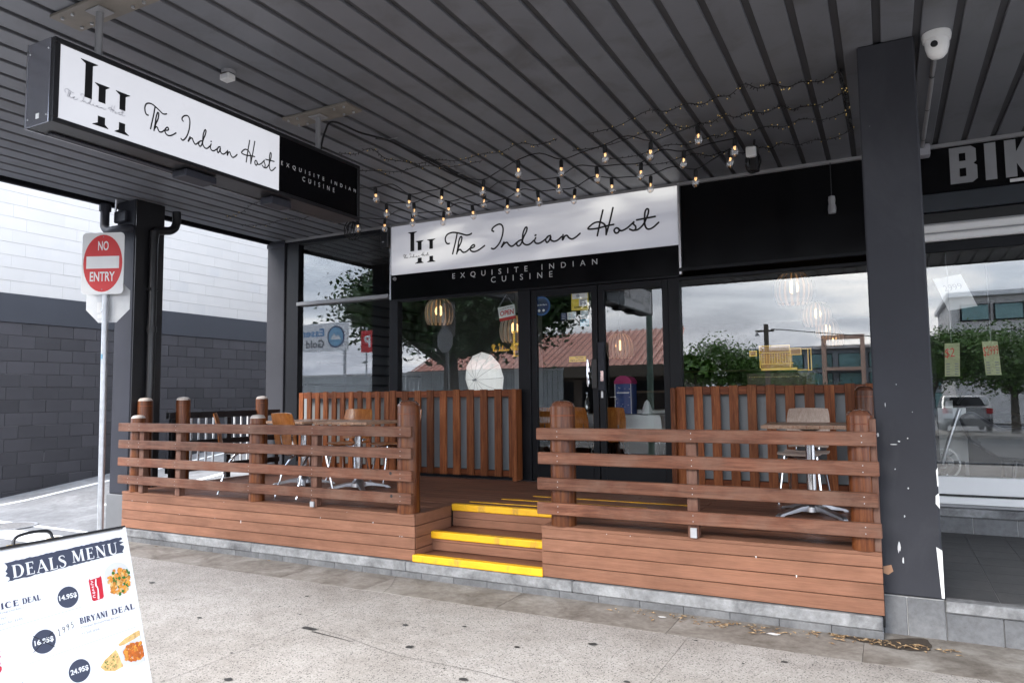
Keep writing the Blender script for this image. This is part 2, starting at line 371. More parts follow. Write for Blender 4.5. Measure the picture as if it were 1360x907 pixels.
# --- street behind the camera (seen in the window reflections)
rd = MB().box(-80, 80, -13.5, -2.35, -.30, -.13).build('road', ROADM); tag(rd, kind='structure')
mk = MB()
for i in range(-12, 13): mk.box(i*6-1.5, i*6+1.5, -7.95, -7.85, -.128, -.124)
mk.build('lane_marking', PAINTW, rd)
kb = MB().box(-7.9, 60, -2.35, -2.2, -.2, .0).build('kerb', CONC_L, bevel=.02); tag(kb, kind='structure')
far = MB().box(-80, 80, -17, -13.5, -.3, -.02).build('far_footpath', CONC); tag(far, kind='structure')
# --- footpath: bed with slabs laid on it
fp = MB().box(-8.6, 14, -2.2, 5.36, -.19, -.0495).build('footpath', plain('joint_dirt', (.07, .066, .06), .95)); tag(fp, kind='structure')
rows = [(-2.19, -.1), (-.1, 1.9), (1.9, 3.78), (3.78, 4.70)]
xs = [-8.58, -5.98, -3.60, -1.2, 1.2, 3.6, 6.0, 8.4, 10.8]
for j, (y0, y1) in enumerate(rows):
    for x0, x1 in zip(xs, xs[1:]):
        dz = random.uniform(-.0006, .0006)
        MB().box(x0+.0016, x1-.0016, y0+.0016, y1-.0016, -.14, dz-.045).build('paving_slab', AGG, fp)
sx = [-8.58, -7.1, -5.9, -4.75, -3.84, -2.62, -1.35, -.2, 1.0, 2.3, 3.6, 5, 6.5, 8, 9.5]
for x0, x1 in zip(sx, sx[1:]):
    MB().box(x0+.0012, x1-.0012, 4.706, 5.345, -.1, random.uniform(-.0008, .0008)-.0465).build('edge_strip', CONC, fp, bevel=.002)
gum = MB()
def blob(mb, x, y, r, z=-.0405, n=9, asp=1):
    a0 = random.random()*6
    mb.add([(x+r*math.cos(a0+6.283*i/n)*random.uniform(.7, 1.15), y+asp*r*math.sin(a0+6.283*i/n)*random.uniform(.7, 1.15), z) for i in range(n)], [tuple(range(n))])
for x, y in [(-2.13, 3.47), (-2.7, 3.76), (-2.98, 4.1), (-2.6, 4.25), (-1.32, 3.83), (-.93, 3.33), (-1.15, 2.77), (-1.9, 2.83), (-2.39, 2.75), (-2.35, 2.62), (-3.3, 2.9), (-2.1, 4.05), (-.25, 4.05), (-4.4, 3.6), (-4.1, 4.35), (-5.6, 4.1), (-1.95, 3.3), (.2, 3.9), (-1.7, 4.3), (-.6, 4.5)]:
    blob(gum, x, y, random.uniform(.018, .036), asp=.8)
for i in range(60): blob(gum, random.uniform(-7, 1), random.uniform(1.4, 4.65), random.uniform(.005, .012))
tag(gum.build('gum_spots', GUM, fp, fix=False), kind='stuff')
cr = MB()   # hairline cracks
for pts in ([(-3.60, 3.79), (-3.2, 3.74), (-2.7, 3.62), (-2.1, 3.6), (-1.6, 3.52)], [(-3.62, 4.68), (-3.7, 4.9), (-3.85, 5.17)], [(.36, 4.68), (.40, 4.5), (.38, 4.3)]):
    cr.ribbon(pts, .0030, lambda a, b, w_: (a, b, -.0415+w_), caps=False)
cr.build('hairline_crack', GUM, fp, fix=False)
dm = plain('silt', (.045, .032, .022), .95, 0, .4, 30)
random.seed(12); m_ = MB(); pts = [(-.42, 5.15), (-.30, 5.10), (-.12, 5.04), (.02, 5.02), (.12, 5.05), (.17, 5.14), (.12, 5.30), (-.10, 5.16)]
m_.poly([(a+random.uniform(-.012, .012), b+random.uniform(-.008, .008)) for a, b in smoothpath(pts, 4)], lambda u, v, w_: (u, v, -.0425)); m_.build('silt_patch', dm, fp, fix=False)
m_ = MB(); blob(m_, -3.52, 3.76, .07, -.0405, 13, .45); m_.ribbon([(-3.46, 3.72), (-3.25, 3.70), (-3.08, 3.68)], [.014, .009, .004], lambda u, v, w_: (u, v, -.0403), caps=False); m_.build('tar_stain', GUM, fp, fix=False)
# --- leaf litter along the deck foot
lit = MB(); random.seed(3)
for i in range(170):
    if i < 80: x, y = random.gauss(-.15, .22), 5.13-abs(random.gauss(0, .05))
    elif i < 165: x, y = random.gauss(-1.1, .35), 5.1-abs(random.gauss(0, .08))
    else: x, y = random.uniform(-7, 1.4), 5.15-abs(random.gauss(0, .06))
    r = random.uniform(.006, .022); a = random.random()*6.28; z = -.041+random.random()*.008
    c_, s_ = math.cos(a)*r, math.sin(a)*r
    lit.add([(x-c_*1.6, y-s_*1.6, z), (x+s_*.5, y-c_*.5, z+.004), (x+c_*1.6, y+s_*1.6, z+.001), (x-s_*.5, y+c_*.5, z+.005)], [(0, 1, 2, 3)])
lm, lt, lp = new_mat('dry_leaf'); lt.links.new(ramp(lt, noise(lt, coords(lt), 40, 2), [(.35, (.07, .05, .03)), (.5, (.28, .17, .08)), (.65, (.48, .36, .22))]), lp.inputs['Base Color']); lp.inputs['Roughness'].default_value = .9
tag(lit.build('leaf_litter', lm, fix=False), 'dry leaf litter and grit along the foot of the deck', 'leaf litter', kind='stuff')
# a few torn white scraps on the kerb strip
for i, (x, y, r, lb) in enumerate([(-1.46, 5.02, .03, 'torn white paper scrap beside the concrete step edge'), (-.72, 4.98, .045, 'flattened white scrap on the strip below the right deck')]):
    m_ = MB(); blob(m_, x, y, r, -.040, 11, .5); o = m_.build('paper_scrap', WHITE, fix=False); tag(o, lb, 'litter')

# --- lane on the left, climbing away from the street
ln = MB(); ys = [-2.3, 2, 5.2, 6.2, 9, 13, 20, 40]
def lz(y): return -.03 if y < 5.6 else -.03+.118*(y-5.6)
for a, b in zip(ys, ys[1:]):
    ln.quad((-12.2, a, lz(a)), (-8.12, a, lz(a)), (-8.12, b, lz(b)), (-12.2, b, lz(b)))
ln = ln.build('lane', ASPH); tag(ln, kind='structure')
def lanefn(u, v, w_): return (u, v, lz(v)+.005+w_)
pm = MB()
for i in range(14):
    y = 4.2+i; pm.quad(lanefn(-11.42, y, 0), lanefn(-11.30, y, 0), lanefn(-11.30, y+1, 0), lanefn(-11.42, y+1, 0))
pm.build('edge_line', PAINTW, ln)
pm = MB()
for y in (6.3, 7.0, 7.7): pm.quad(lanefn(-9.75, y, 0), lanefn(-9.6, y, 0), lanefn(-9.6, y+.7, 0), lanefn(-9.75, y+.7, 0))
pm.build('centre_line', PAINTW, ln)
pm = MB()
pm.poly([(-12.0, 4.6), (-8.2, 4.6), (-8.2, 4.98), (-12.0, 4.98)], lanefn); pm.poly([(-12, 5.15), (-10.2, 5.15), (-8.9, 5.2), (-8.25, 5.2), (-8.25, 5.44), (-9.0, 5.5), (-10.4, 5.47), (-12, 5.4)], lanefn)
pm.poly([(-10.8, 3.3), (-8.3, 3.3), (-8.3, 4.2), (-10.8, 4.2)], lanefn)
pm.build('stop_bar', worn_paint('fresh_white_paint', (.80, .80, .80), (.35, .35, .35), .33), ln, fix=False)
mh = thing('manhole_cover', 'round cast iron manhole cover in the white lane paint', 'manhole', (-9.6, 5.06, lz(5.06)))
MB().lathe([(.30, .006), (.30, .016), (.265, .016), (.265, .010), (.24, .010)], (-9.6, 5.06, lz(5.06)), 28).build('rim', STEELG, mh)
m_ = MB().lathe([(.262, .011), (.0, .013)], (-9.6, 5.06, lz(5.06)), 28); m_.build('lid', plain('rusty_iron', (.20, .19, .185), .7, .3, .4, 30), mh)
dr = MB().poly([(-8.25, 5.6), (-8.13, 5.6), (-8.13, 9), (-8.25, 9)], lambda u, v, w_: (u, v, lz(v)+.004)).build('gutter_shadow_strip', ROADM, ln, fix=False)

# --- block wall across the lane
WX = -12.0
wall = thing('block_wall', 'tall painted block wall across the lane, white above charcoal', 'wall', (WX, 3, -.05))
MB().box(WX-.35, WX-.012, 5.0, 22, -.3, 2.72).build('lower_core', MORTAR, wall)
MB().box(WX-.35, WX-.006, 5.0, 22, 3.17, 5.6).build('upper_core', JOINTW, wall)
MB().box(WX-.36, WX+.012, 5.0, 22, 2.722, 3.168).build('rendered_band', BAND, wall, bevel=.006)
def blocks(z0, n, mat, y0, gv, dep, gap, name, ymin, ymax):
    proto = MB().box(WX-.2, WX, 3+gv, 3.4-gv, -.05+gap, .15-gap).build(name, mat, wall, bevel=.004 if gv > .001 else 0)
    proto.location = (0, 0, -50); first = True; rest = MB()
    for r in range(n):
        for k in range(-12, 46):
            y = y0+k*.4+(.2 if r % 2 else 0); z = z0+r*.2
            if y < 5.0 or y > 21.6: continue
            if ymin <= y <= ymax:
                loc = (dep+random.uniform(-.002, .002), y-3, z+.05)
                if first: proto.location = loc; first = False
                else: place(proto, wall, loc)
            else: rest.box(WX-.2, WX+dep, y+gap, y+.4-gap, z+gap, z+.2-gap)
    tag(rest.build(name+'_run', mat, wall), kind='stuff')
blocks(-.08, 14, WALLD, 1.0, .0035, .0, .004, 'block', 5.5, 12.0)
blocks(3.17, 12, WALLW, 1.0, .0002, .0, .0030, 'white_block', 5.5, 12.2)
random.seed(77); FLAKE = plain('bare_mortar', (.17, .165, .17), .9)
for i in range(30):
    y = random.uniform(5.6, 11.6); z = -.08+.2*random.randrange(3, 14); l_ = random.uniform(.08, .4)
    MB().box(WX+.0035, WX+.0042, y, y+l_, z-.003, z+random.uniform(-.001, .001)).build('flaked_joint', FLAKE, wall)
for i in range(7):
    y = 1.0+.2*random.randrange(24, 52); z = -.08+.2*random.randrange(2, 13)
    MB().box(WX+.0035, WX+.0042, y-.003, y+.003, z+.02, z+random.uniform(.06, .17)).build('flaked_joint', FLAKE, wall)

# --- awning over the footpath
AY0, AY1, AX0, AX1 = .35, 7.95, -8.25, 7.2
aw = thing('street_awning', 'wide dark grey ribbed metal awning over the footpath', 'awning', (AX0, AY0, S))
MB().box(AX0, AX1, AY0-.02, AY1, S+.075, S+.30).build('roof_deck', SOFF_D, aw)
pw_ = .187; k0 = int((AX0-.038)/.235)-1
proto = MB().box(AX0, AX0+pw_, AY0, AY1-.004, S, S+.03).build('soffit_panel', SOFF, aw, bevel=.004)
pr2 = MB().box(AX0, AX0+.050, AY0, AY1-.004, S+.020, S+.07).build('recessed_joint', SOFF_D, aw)
first = True
for k in range(-35, 31):
    x = .038+.235*k
    if x+.024 < AX0 or x > AX1-.21: continue
    if first: proto.location.x = x+.024-AX0; pr2.location.x = x-.025-AX0; first = False
    else: place(proto, aw, (x+.024-AX0, 0, 0)); place(pr2, aw, (x-.025-AX0, 0, 0))
MB().box(AX0-.06, AX0-.002, AY0, AY1+.25, S-.03, S+.34).build('edge_trim', FRAME, aw, bevel=.006)
MB().box(AX0-.07, AX1, AY0-.10, AY0-.022, S-.02, S+.42).build('fascia', plain('fascia_grey', (.09, .092, .10), .5), aw, bevel=.01)
MB().box(AX0, AX1, AY1-.07, AY1-.03, S-.035, S-.002).build('wall_angle', STEELG, aw)

# --- unseen upper storey above the shops, added to shade the lane wall
us = thing('shade_upper_storey', 'plain unseen upper storey added above the awning to shade the lane wall', 'building', (-4, 8.4, S+.3))
MB().box(-8.2, 7.5, 8.06, 21, S+.31, 7.2).build('wall', plain('upper_render', (.45, .45, .46), .8), us)
MB().box(-8.35, 7.65, 7.9, 21.2, 7.201, 7.5).build('parapet', plain('upper_cap', (.3, .3, .31), .8), us)

# --- columns and pier
c = thing('awning_column', 'charcoal square awning column beside the no entry sign', 'column', (-7.95, 5.55, 0))
MB().box(-8.12, -7.79, 5.35, 5.74, .42, S-.002).build('shaft', plain('column_charcoal', (.026, .027, .035), .6, 0, .15, 2, 40, .15, spec=.12, dirt=((.032, .033, .04), 2, .5, .6)), c, bevel=.008)
MB().box(-8.14, -7.77, 5.33, 5.76, -.05, .418).build('base', plain('base_grey', (.11, .113, .12), .7), c, bevel=.008)
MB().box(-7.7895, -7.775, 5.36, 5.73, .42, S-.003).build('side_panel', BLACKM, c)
dp = thing('downpipe', 'black round downpipe on the side of the front awning column', 'pipe', (-7.73, 5.58, 0))
MB().tube([(-7.73, 5.56, S-.35), (-7.73, 5.56, .2)], .048, 12).build('pipe', BLACKM, dp, smooth=True)
MB().tube(smoothpath([(-7.73, 5.86, S-.05), (-7.73, 5.86, S-.2), (-7.73, 5.8, S-.29), (-7.73, 5.66, S-.33), (-7.73, 5.58, S-.36), (-7.73, 5.56, S-.5)], 4), .05, 12).build('elbow', BLACKM, dp, smooth=True)
MB().lathe([(.056, 0), (.056, .07)], (-7.73, 5.56, 2.3), 12).build('joint', BLACKM, dp)
for z in (1.2, 2.8): MB().box(-7.79, -7.70, 5.50, 5.62, z, z+.03).build('bracket', BLACKM, dp)
tp = thing('drain_trap', 'dark grey drain pipe bend under the awning at the front column', 'pipe', (-8.1, 5.28, 3.4))
MB().tube(smoothpath([(-8.19, 5.24, S-.03), (-8.19, 5.24, 3.62), (-8.18, 5.24, 3.55), (-8.10, 5.24, 3.50), (-8.0, 5.24, 3.50), (-7.86, 5.27, 3.51), (-7.82, 5.34, 3.52)], 4), .05, 12).build('bend', CHAR, tp, smooth=True)
MB().lathe([(.066, 0), (.066, .07), (.05, .09)], (-8.19, 5.24, S-.12), 14).build('socket', CHAR, tp)
MB().box(-8.12, -7.9, 5.30, 5.35, S-.26, S-.12).build('pipe_saddle', CHAR, tp, bevel=.01)
MB().tube([(-8.02, 5.26, S-.14), (-7.92, 5.2, S-.02)], .012, 8).build('hanger_strap', GALV, tp)
c = thing('corner_column', 'charcoal column at the left end of the shopfront', 'column', (-8.1, 7.9, 0))
MB().box(-8.285, -7.93, 7.87, 8.2, -.05, S-.002).build('shaft', CHAR_L, c, bevel=.008)
MB().box(-8.29, -7.925, 7.862, 7.869, S-.1, S-.04).build('head_trim', CHAR, c)
p = thing('shop_pier', 'scuffed dark grey pier between the two shopfronts', 'pier', (.07, 5.5, 0))
MB().box(-.088, .258, 5.35, 5.78, .195, S-.002).build('shaft', CHAR_L, p, bevel=.010)
# chipped paint, filler and the exposed white corner bead
CHIPW = plain('chip_filler', (.55, .55, .56), .8); fpier = lambda u, v, w_: (u, 5.3485-w_, v)
random.seed(11)
def chip(u, v, a, b, n=9):
    chips.poly([(u+a*math.cos(6.283*i/n)*random.uniform(.5, 1.2), v+b*math.sin(6.283*i/n)*random.uniform(.5, 1.2)) for i in range(n)], fpier, .0005*random.random())
for q in [(-.072, 1.22, .014, .030), (.02, 1.16, .04, .008), (.05, 1.18, .012, .012), (.10, 1.2, .01, .01), (.02, 1.0, .008, .008), (.09, .88, .010, .012), (.06, .70, .010, .016), (-.02, 1.42, .004, .03), (.135, 1.37, .004, .006), (.05, 1.55, .003, .008), (.02, .5, .018, .07), (.04, .42, .010, .05), (-.03, 3.3, .004, .003)]:
    chips = MB(); chip(q[0], q[1], q[2]*.55, q[3]*.55); chips.build('paint_chip', CHIPW, p, fix=False)
m_ = MB(); cb = [(.225, .62), (.262, .64), (.262, .2), (.235, .2)]
m_.poly([(.228, .52), (.2595, .50), (.2595, .205), (.244, .205)], fpier, .002); m_.build('corner_bead', WHITE, p, fix=False)
m_ = MB(); m_.poly([(.240, .84), (.2595, .86), (.2595, .76), (.238, .79)], fpier, .0015); m_.poly([(.249, 1.0), (.2595, 1.02), (.2595, .9), (.252, .9)], fpier, .0015); m_.build('filler_patch', WHITE, p, fix=False)
m_ = MB(); m_.poly([(-.08, .37), (-.03, .385), (-.02, .345), (-.05, .32), (-.082, .33)], fpier, .001); m_.build('plaster_scar', plain('tan_plaster', (.40, .22, .13), .9), p, fix=False)
for x0, x1 in ((-.088, .045), (.05, .258)):
    MB().box(x0, x1, 5.335, 5.78, -.06, .19).build('plinth_tile', TILE_G, p, bevel=.003)
MB().box(-.086, .256, 5.345, 5.77, -.06, .192).build('plinth_core', GROUT, p)
# ================================================================== RESTAURANT SHOPFRONT
sf = thing('restaurant_shopfront', 'black framed glass shopfront of the restaurant behind the timber deck', 'shopfront', (-4, YG, D))
def fr(x0, x1, z0, z1, y0=YG-.05, y1=YG+.06, name='frame_member', mat=None, b=.004):
    return MB().box(x0, x1, y0, y1, z0, z1).build(name, mat or FRAME, sf, bevel=b)
# upright members
for x0, x1, z1 in ((-7.928, -7.68, S), (-6.005, -5.87, S), (-4.03, -3.865, 2.80), (-2.14, -2.01, 2.80), (-.13, -.06, 2.76)):
    fr(x0, x1, D-.02, z1-.001)
fr(-7.679, -6.005, 2.86, 2.91, YG-.09, YG+.04, 'transom', STEELG)
fr(-7.679, -6.005, S-.09, S-.004); fr(-7.679, -6.005, D-.02, D+.10)
fr(-5.87, -4.03, 2.80, 2.86); fr(-5.87, -4.03, D-.02, D+.1)
fr(-4.03, -2.01, 2.802, 2.86)
fr(-2.01, -.13, 2.76, 2.80); fr(-2.01, -.13, 2.86, 2.90, YG-.08, YG-.02, 'transom', FRAME); fr(-2.01, -.13, D-.02, D+.1)
def pane(x0, x1, z0, z1, y=YG+.005, mat=None, name='glass_pane', parent=None):
    return MB().box(x0, x1, y, y+.006, z0, z1).build(name, mat or GLASS, parent or sf)
pane(-7.679, -6.005, 2.91, S-.09); pane(-7.679, -6.005, D+.1, 2.86); pane(-5.87, -4.03, D+.1, 2.80); pane(-2.01, -.13, D+.1, 2.76)
fr(-2.01, -.06, 2.90, S-.002, YG-.02, YG+.02, 'black_fascia_panel', BLKG, .002)
fr(-.059, .339, .15, S-.002, YG-.02, YG+.1, 'dividing_wall', CHAR)
fr(-5.87, -2.01, 2.86, S-.002, YG+.0, YG+.05, 'head_panel', BLKG, 0)
fr(-7.8, -.13, D-.06, D-.012, YG-.18, YG+.05, 'sill', ALU)
# small fittings on the black panel
m_ = MB().lathe([(.0, -.05), (.035, -.045), (.04, 0), (.035, .045), (0, .05)], (-.42, YG-.07, 3.36), 12); m_.lathe([(.0, -.05), (.03, -.045), (.035, 0), (.03, .04), (0, .05)], (-.42, YG-.07, 3.45), 12)
al = thing('alarm_strobe', 'small grey alarm fitting hanging in front of the black upper panel', 'alarm', (-.42, YG-.07, 3.4))
m_.build('housing', STEELG, al, smooth=True); MB().tube([(-.42, YG-.07, 3.5), (-.42, YG-.07, S-.03)], .005, 6).build('cord', CABLE, al)
# lower frosted film behind the timber screens
for x0, x1 in ((-7.679, -6.005), (-5.87, -4.03), (-2.01, -.13)):
    MB().box(x0, x1, YG-.012, YG-.006, D+.1, 1.50).build('frosted_panel', FROST, sf)
# doors
for i, (x0, x1, hx) in enumerate(((-3.865, -2.99, -3.06), (-2.985, -2.14, -2.93))):
    dr = fr(x0, x1, D-.01, 2.80, YG-.03, YG+.03, 'door', FRAME)
    # door leaf is a frame: rebuild as four members in one mesh
    bpy.data.objects.remove(dr)
    m_ = MB(); st = .075
    m_.box(x0+.004, x0+st, YG-.03, YG+.03, D, 2.798); m_.box(x1-st, x1-.004, YG-.03, YG+.03, D, 2.798)
    m_.box(x0+st+.001, x1-st-.001, YG-.028, YG+.028, D, D+.2); m_.box(x0+st+.001, x1-st-.001, YG-.028, YG+.028, 2.72, 2.797)
    dr = m_.build('door', FRAME, sf, bevel=.003)
    pane(x0+st, x1-st, D+.2, 2.72, YG, GLASS_D, 'door_pane', dr)
    if i == 0:
        m_ = MB(); m_.box(-3.07, -3.0, YG-.05, YG-.031, 1.58, 1.92); m_.build('lock_plate', BLACKM, dr, bevel=.004)
        m_ = MB()
        for z, w_ in ((1.86, .03), (1.80, .035), (1.72, .025), (1.66, .03)): m_.box(-3.115, -3.115+w_, YG-.10, YG-.05, z-.03, z+.02)
        m_.tube([(-3.10, YG-.09, 1.60), (-3.10, YG-.11, 1.72), (-3.10, YG-.09, 1.92)], .010, 8); m_.build('handle', CHROME, dr, bevel=.003)
    else:
        m_ = MB().box(-2.975, -2.90, YG-.09, YG-.031, 1.55, 2.12); m_.build('lock_box', CHAR, dr, bevel=.006)
        for z in (2.02, 1.47): MB().box(-2.962, -2.938, YG-.036, YG-.0305, z, z+.10).build('hinge_plate', WHITEP, dr)
        MB().box(-2.94, -2.905, YG-.10, YG-.091, 1.66, 1.78).build('latch', CHROME, dr)

# ================================================================== FACADE SIGN
SY = 7.88
SCRIPT = [[(-5.017, 3.505), (-5.047, 3.505), (-5.073, 3.532), (-5.081, 3.577), (-5.06, 3.619), (-5.016, 3.64), (-4.956, 3.645), (-4.888, 3.63), (-4.829, 3.611), (-4.754, 3.585), (-4.703, 3.589), (-4.678, 3.599)], [(-4.897, 3.626), (-4.919, 3.529), (-4.94, 3.458), (-4.968, 3.362)], [(-4.905, 3.356), (-4.885, 3.445), (-4.872, 3.517), (-4.846, 3.573), (-4.825, 3.563), (-4.838, 3.499), (-4.872, 3.444), (-4.9, 3.377), (-4.873, 3.404), (-4.847, 3.405), (-4.826, 3.381), (-4.797, 3.364), (-4.755, 3.373), (-4.705, 3.404), (-4.663, 3.411), (-4.634, 3.426), (-4.642, 3.447), (-4.671, 3.441), (-4.698, 3.411), (-4.692, 3.378), (-4.655, 3.359), (-4.606, 3.361), (-4.548, 3.384), (-4.486, 3.419)], [(-4.351, 3.587), (-4.375, 3.602), (-4.367, 3.629), (-4.326, 3.657), (-4.27, 3.671), (-4.231, 3.652), (-4.215, 3.601), (-4.228, 3.517), (-4.265, 3.436), (-4.313, 3.384), (-4.353, 3.362), (-4.386, 3.374)], [(-4.205, 3.434), (-4.243, 3.369), (-4.2, 3.414), (-4.161, 3.425), (-4.134, 3.392), (-4.096, 3.368), (-4.057, 3.384), (-4.024, 3.41)], [(-3.953, 3.436), (-4.002, 3.422), (-4.025, 3.39), (-4.003, 3.363), (-3.965, 3.384), (-3.926, 3.467), (-3.888, 3.531), (-3.878, 3.577), (-3.901, 3.582), (-3.931, 3.526), (-3.942, 3.459), (-3.938, 3.4), (-3.895, 3.366), (-3.842, 3.37), (-3.788, 3.408)], [(-3.761, 3.439), (-3.777, 3.402), (-3.757, 3.371), (-3.709, 3.366), (-3.651, 3.393), (-3.598, 3.43)], [(-3.768, 3.469), (-3.757, 3.473)], [(-3.562, 3.445), (-3.598, 3.435), (-3.625, 3.4), (-3.61, 3.364), (-3.578, 3.385), (-3.557, 3.435), (-3.557, 3.392), (-3.516, 3.368), (-3.465, 3.377), (-3.413, 3.414)], [(-3.394, 3.434), (-3.401, 3.37), (-3.372, 3.414), (-3.342, 3.42), (-3.317, 3.389), (-3.277, 3.37), (-3.226, 3.388), (-3.173, 3.426)], [(-2.879, 3.669), (-2.916, 3.534), (-2.955, 3.372)], [(-2.754, 3.682), (-2.795, 3.529), (-2.845, 3.373)], [(-2.845, 3.378), (-2.847, 3.461), (-2.873, 3.506), (-2.93, 3.534), (-2.999, 3.526), (-3.068, 3.478), (-3.049, 3.462), (-2.951, 3.46), (-2.845, 3.475), (-2.749, 3.482)], [(-2.693, 3.429), (-2.721, 3.437), (-2.746, 3.413), (-2.727, 3.378), (-2.694, 3.384), (-2.684, 3.414), (-2.698, 3.43), (-2.666, 3.399), (-2.628, 3.403), (-2.581, 3.425), (-2.533, 3.46), (-2.5, 3.485), (-2.515, 3.465), (-2.486, 3.427), (-2.489, 3.396), (-2.517, 3.384), (-2.558, 3.404)], [(-2.517, 3.384), (-2.461, 3.388), (-2.414, 3.419), (-2.386, 3.451), (-2.367, 3.485), (-2.336, 3.553), (-2.33, 3.602), (-2.35, 3.613), (-2.369, 3.584), (-2.377, 3.522), (-2.377, 3.441), (-2.36, 3.394), (-2.329, 3.377), (-2.279, 3.393), (-2.215, 3.441)], [(-2.472, 3.5), (-2.367, 3.507), (-2.253, 3.514)]]
fsn = thing('facade_sign', 'long white shop name sign with black handwritten lettering above the doors', 'sign', (-3.95, SY, 2.8))
MB().box(-5.965, -2.0, SY+.003, SY+.06, 3.166, 3.856).build('white_panel', WHITEG, fsn, bevel=.004)
MB().box(-5.96, -1.995, SY+.006, SY+.055, 2.83, 3.163).build('black_panel', BLKG, fsn, bevel=.003)
MB().box(-1.996, -1.972, SY-.004, SY+.06, 2.83, 3.86).build('edge_strip', ALU, fsn)
MB().box(-5.985, -5.967, SY-.004, SY+.06, 2.83, 3.86).build('edge_strip', ALU, fsn)
fsg = lambda u, v, w_: (u, SY-.001-w_, v)
m_ = MB()
for i, s_ in enumerate(SCRIPT): m_.ribbon(s_, .0215, fsg, .0003*i)
m_.build('name_lettering', INK, fsn, fix=False)
def logo(mb, fn, w0=0):
    """monogram in logo units: u 0..1, v 0..1 of the monogram's own box (u right, v up)"""
    def stem(u0, u1, v0, v1, top=None, bot=None, k=0):
        mb.poly([(u0, v0), (u1, v0), (u1, v1), (u0, v1)], fn, w0+k*.0002)
        for e_, s_, v in ((top, -1, v1), (bot, 1, v0)):
            if e_:
                mb.poly([(e_[0], v), (u0, v+s_*.035), (u0, v+s_*.10), (u0+.02, v+s_*.02), (u1-.02, v+s_*.02), (u1, v+s_*.10), (u1, v+s_*.035), (e_[1], v), (e_[1], v-s_*.012), (e_[0], v-s_*.012)][:1]+[(u0, v+s_*.045), (u1, v+s_*.045), (e_[1], v), (e_[1], v-s_*.010), (e_[0], v-s_*.010)], fn, w0+.0001+k*.0002)
    stem(.09, .235, .40, .985, (0, .33))
    stem(.36, .50, .405, .69, (.28, .575), None, 1); stem(.36, .505, .018, .175, None, (.26, .575), 2)
    stem(.785, .91, .405, .69, (.70, 1.0), None, 3); stem(.785, .915, .018, .19, None, (.70, 1.0), 4)
m_ = MB(); lf = lambda u, v, w_: fsg(-5.681+u*.445, 3.284+v*.445, w_)
logo(m_, lf); m_.build('monogram', INK, fsn, fix=False)
m_ = MB()
sx0, sx1, sz0, sz1 = -5.081, -2.215, 3.356, 3.682
for i, s_ in enumerate(SCRIPT): m_.ribbon([(-5.756+(a-sx0)/(sx1-sx0)*.42, 3.375+(b-sz0)/(sz1-sz0)*.06) for a, b in s_], .0045, fsg, .003+.0002*i, 3, False)
m_.build('small_lettering', INK, fsn, fix=False)
m_ = MB()
put_txt(m_, 'EXQUISITE INDIAN', lambda a, b, w_: (a, SY+.003-w_, b), -4.975, 3.022, -2.965, 3.103, .0, sp=2.5)
m_.build('tagline', INKW, fsn, fix=False); m_ = MB()
put_txt(m_, 'CUISINE', lambda a, b, w_: (a, SY+.003-w_, b), -4.398, 2.935, -3.545, 3.008, .0, sp=2.5)
m_.build('tagline', INKW, fsn, fix=False)
for x in (-5.93, -4.0, -2.03):
    for z in (3.2, 3.5, 3.82): MB().lathe([(.006, 0), (.004, -.004), (0, -.005)], (x, SY+.003, z), 8, 'y').build('screw', ALU, fsn)
m_ = MB().lathe([(.0, -.03), (.02, -.025), (.028, 0)], (-5.9, SY+.0, 3.11), 10, 'y'); m_.build('spot_sensor', STEELG, fsn)
bx = thing('speaker_box', 'small black box fixed under the awning left of the facade sign', 'box', (-6.07, SY, 3.6))
MB().box(-6.10, -5.99, SY-.06, SY+.05, 3.55, 3.83).build('housing', BLACKM, bx, bevel=.006)
MB().box(-6.07, -6.04, SY-.064, SY-.061, 3.62, 3.635).build('badge', PALEINK, bx)

# ================================================================== NEXT-DOOR SHOP
bs = thing('motorbike_shop', 'neighbouring motorbike shopfront with large letters, right edge of the picture', 'shopfront', (3, YG, 0))
def b2(x0, x1, y0, y1, z0, z1, name, mat, b=.004): return MB().box(x0, x1, y0, y1, z0, z1).build(name, mat, bs, bevel=b)
b2(.34, 7, YG-.02, YG+.05, 3.405, S-.003, 'letter_band', BLKG)
b2(.34, 7, YG-.03, YG+.05, 3.225, 3.40, 'aluminium_head', plain('blue_black_head', (.022, .027, .036), .35))
b2(.34, 7, YG+.02, YG+.06, 3.10, 3.22, 'dark_gap', BLACKM)
for i in range(2):
    b2(.34, 7, YG-.05, YG+.04, 2.935+i*.088, 2.935+i*.088+.072, 'shutter_slat', SIGNW, .012)
    b2(.34, 7, YG-.035, YG+.04, 2.935+i*.088+.072, 2.935+i*.088+.086, 'shutter_joint', STEELG, 0)
b2(.34, 7, YG-.03, YG+.05, 2.83, 2.925, 'frame_head', FRAME)
b2(.34, .37, YG-.03, YG+.05, .71, 2.83, 'jamb', FRAME)
MB().box(.37, 7, YG, YG+.006, .71, 2.83).build('glass_pane', GLASS, bs)
b2(.34, 7, YG-.03, YG+.06, .545, .708, 'white_stall_riser', SIGNW); b2(.34, 7, YG-.02, YG+.06, .525, .543, 'shadow_gap', BLACKM, 0)
b2(.34, 7, YG-.035, YG+.06, .455, .522, 'white_kick_board', SIGNW); b2(.34, 7, YG-.01, YG+.06, .425, .453, 'base_gap', STEELG, 0)
b2(.30, 7, YG-.09, YG+.06, .345, .42, 'stone_sill', CONC_L, .008)
for i in range(14):
    x = .30+i*.34; MB().box(x+.003, x+.337, YG-.05, YG+.05, .15, .343).build('plinth_tile', TILE_G, bs, bevel=.002)
MB().box(.30, 5.1, YG-.044, YG+.04, .12, .341).build('plinth_core', GROUT, bs)
m_ = MB()
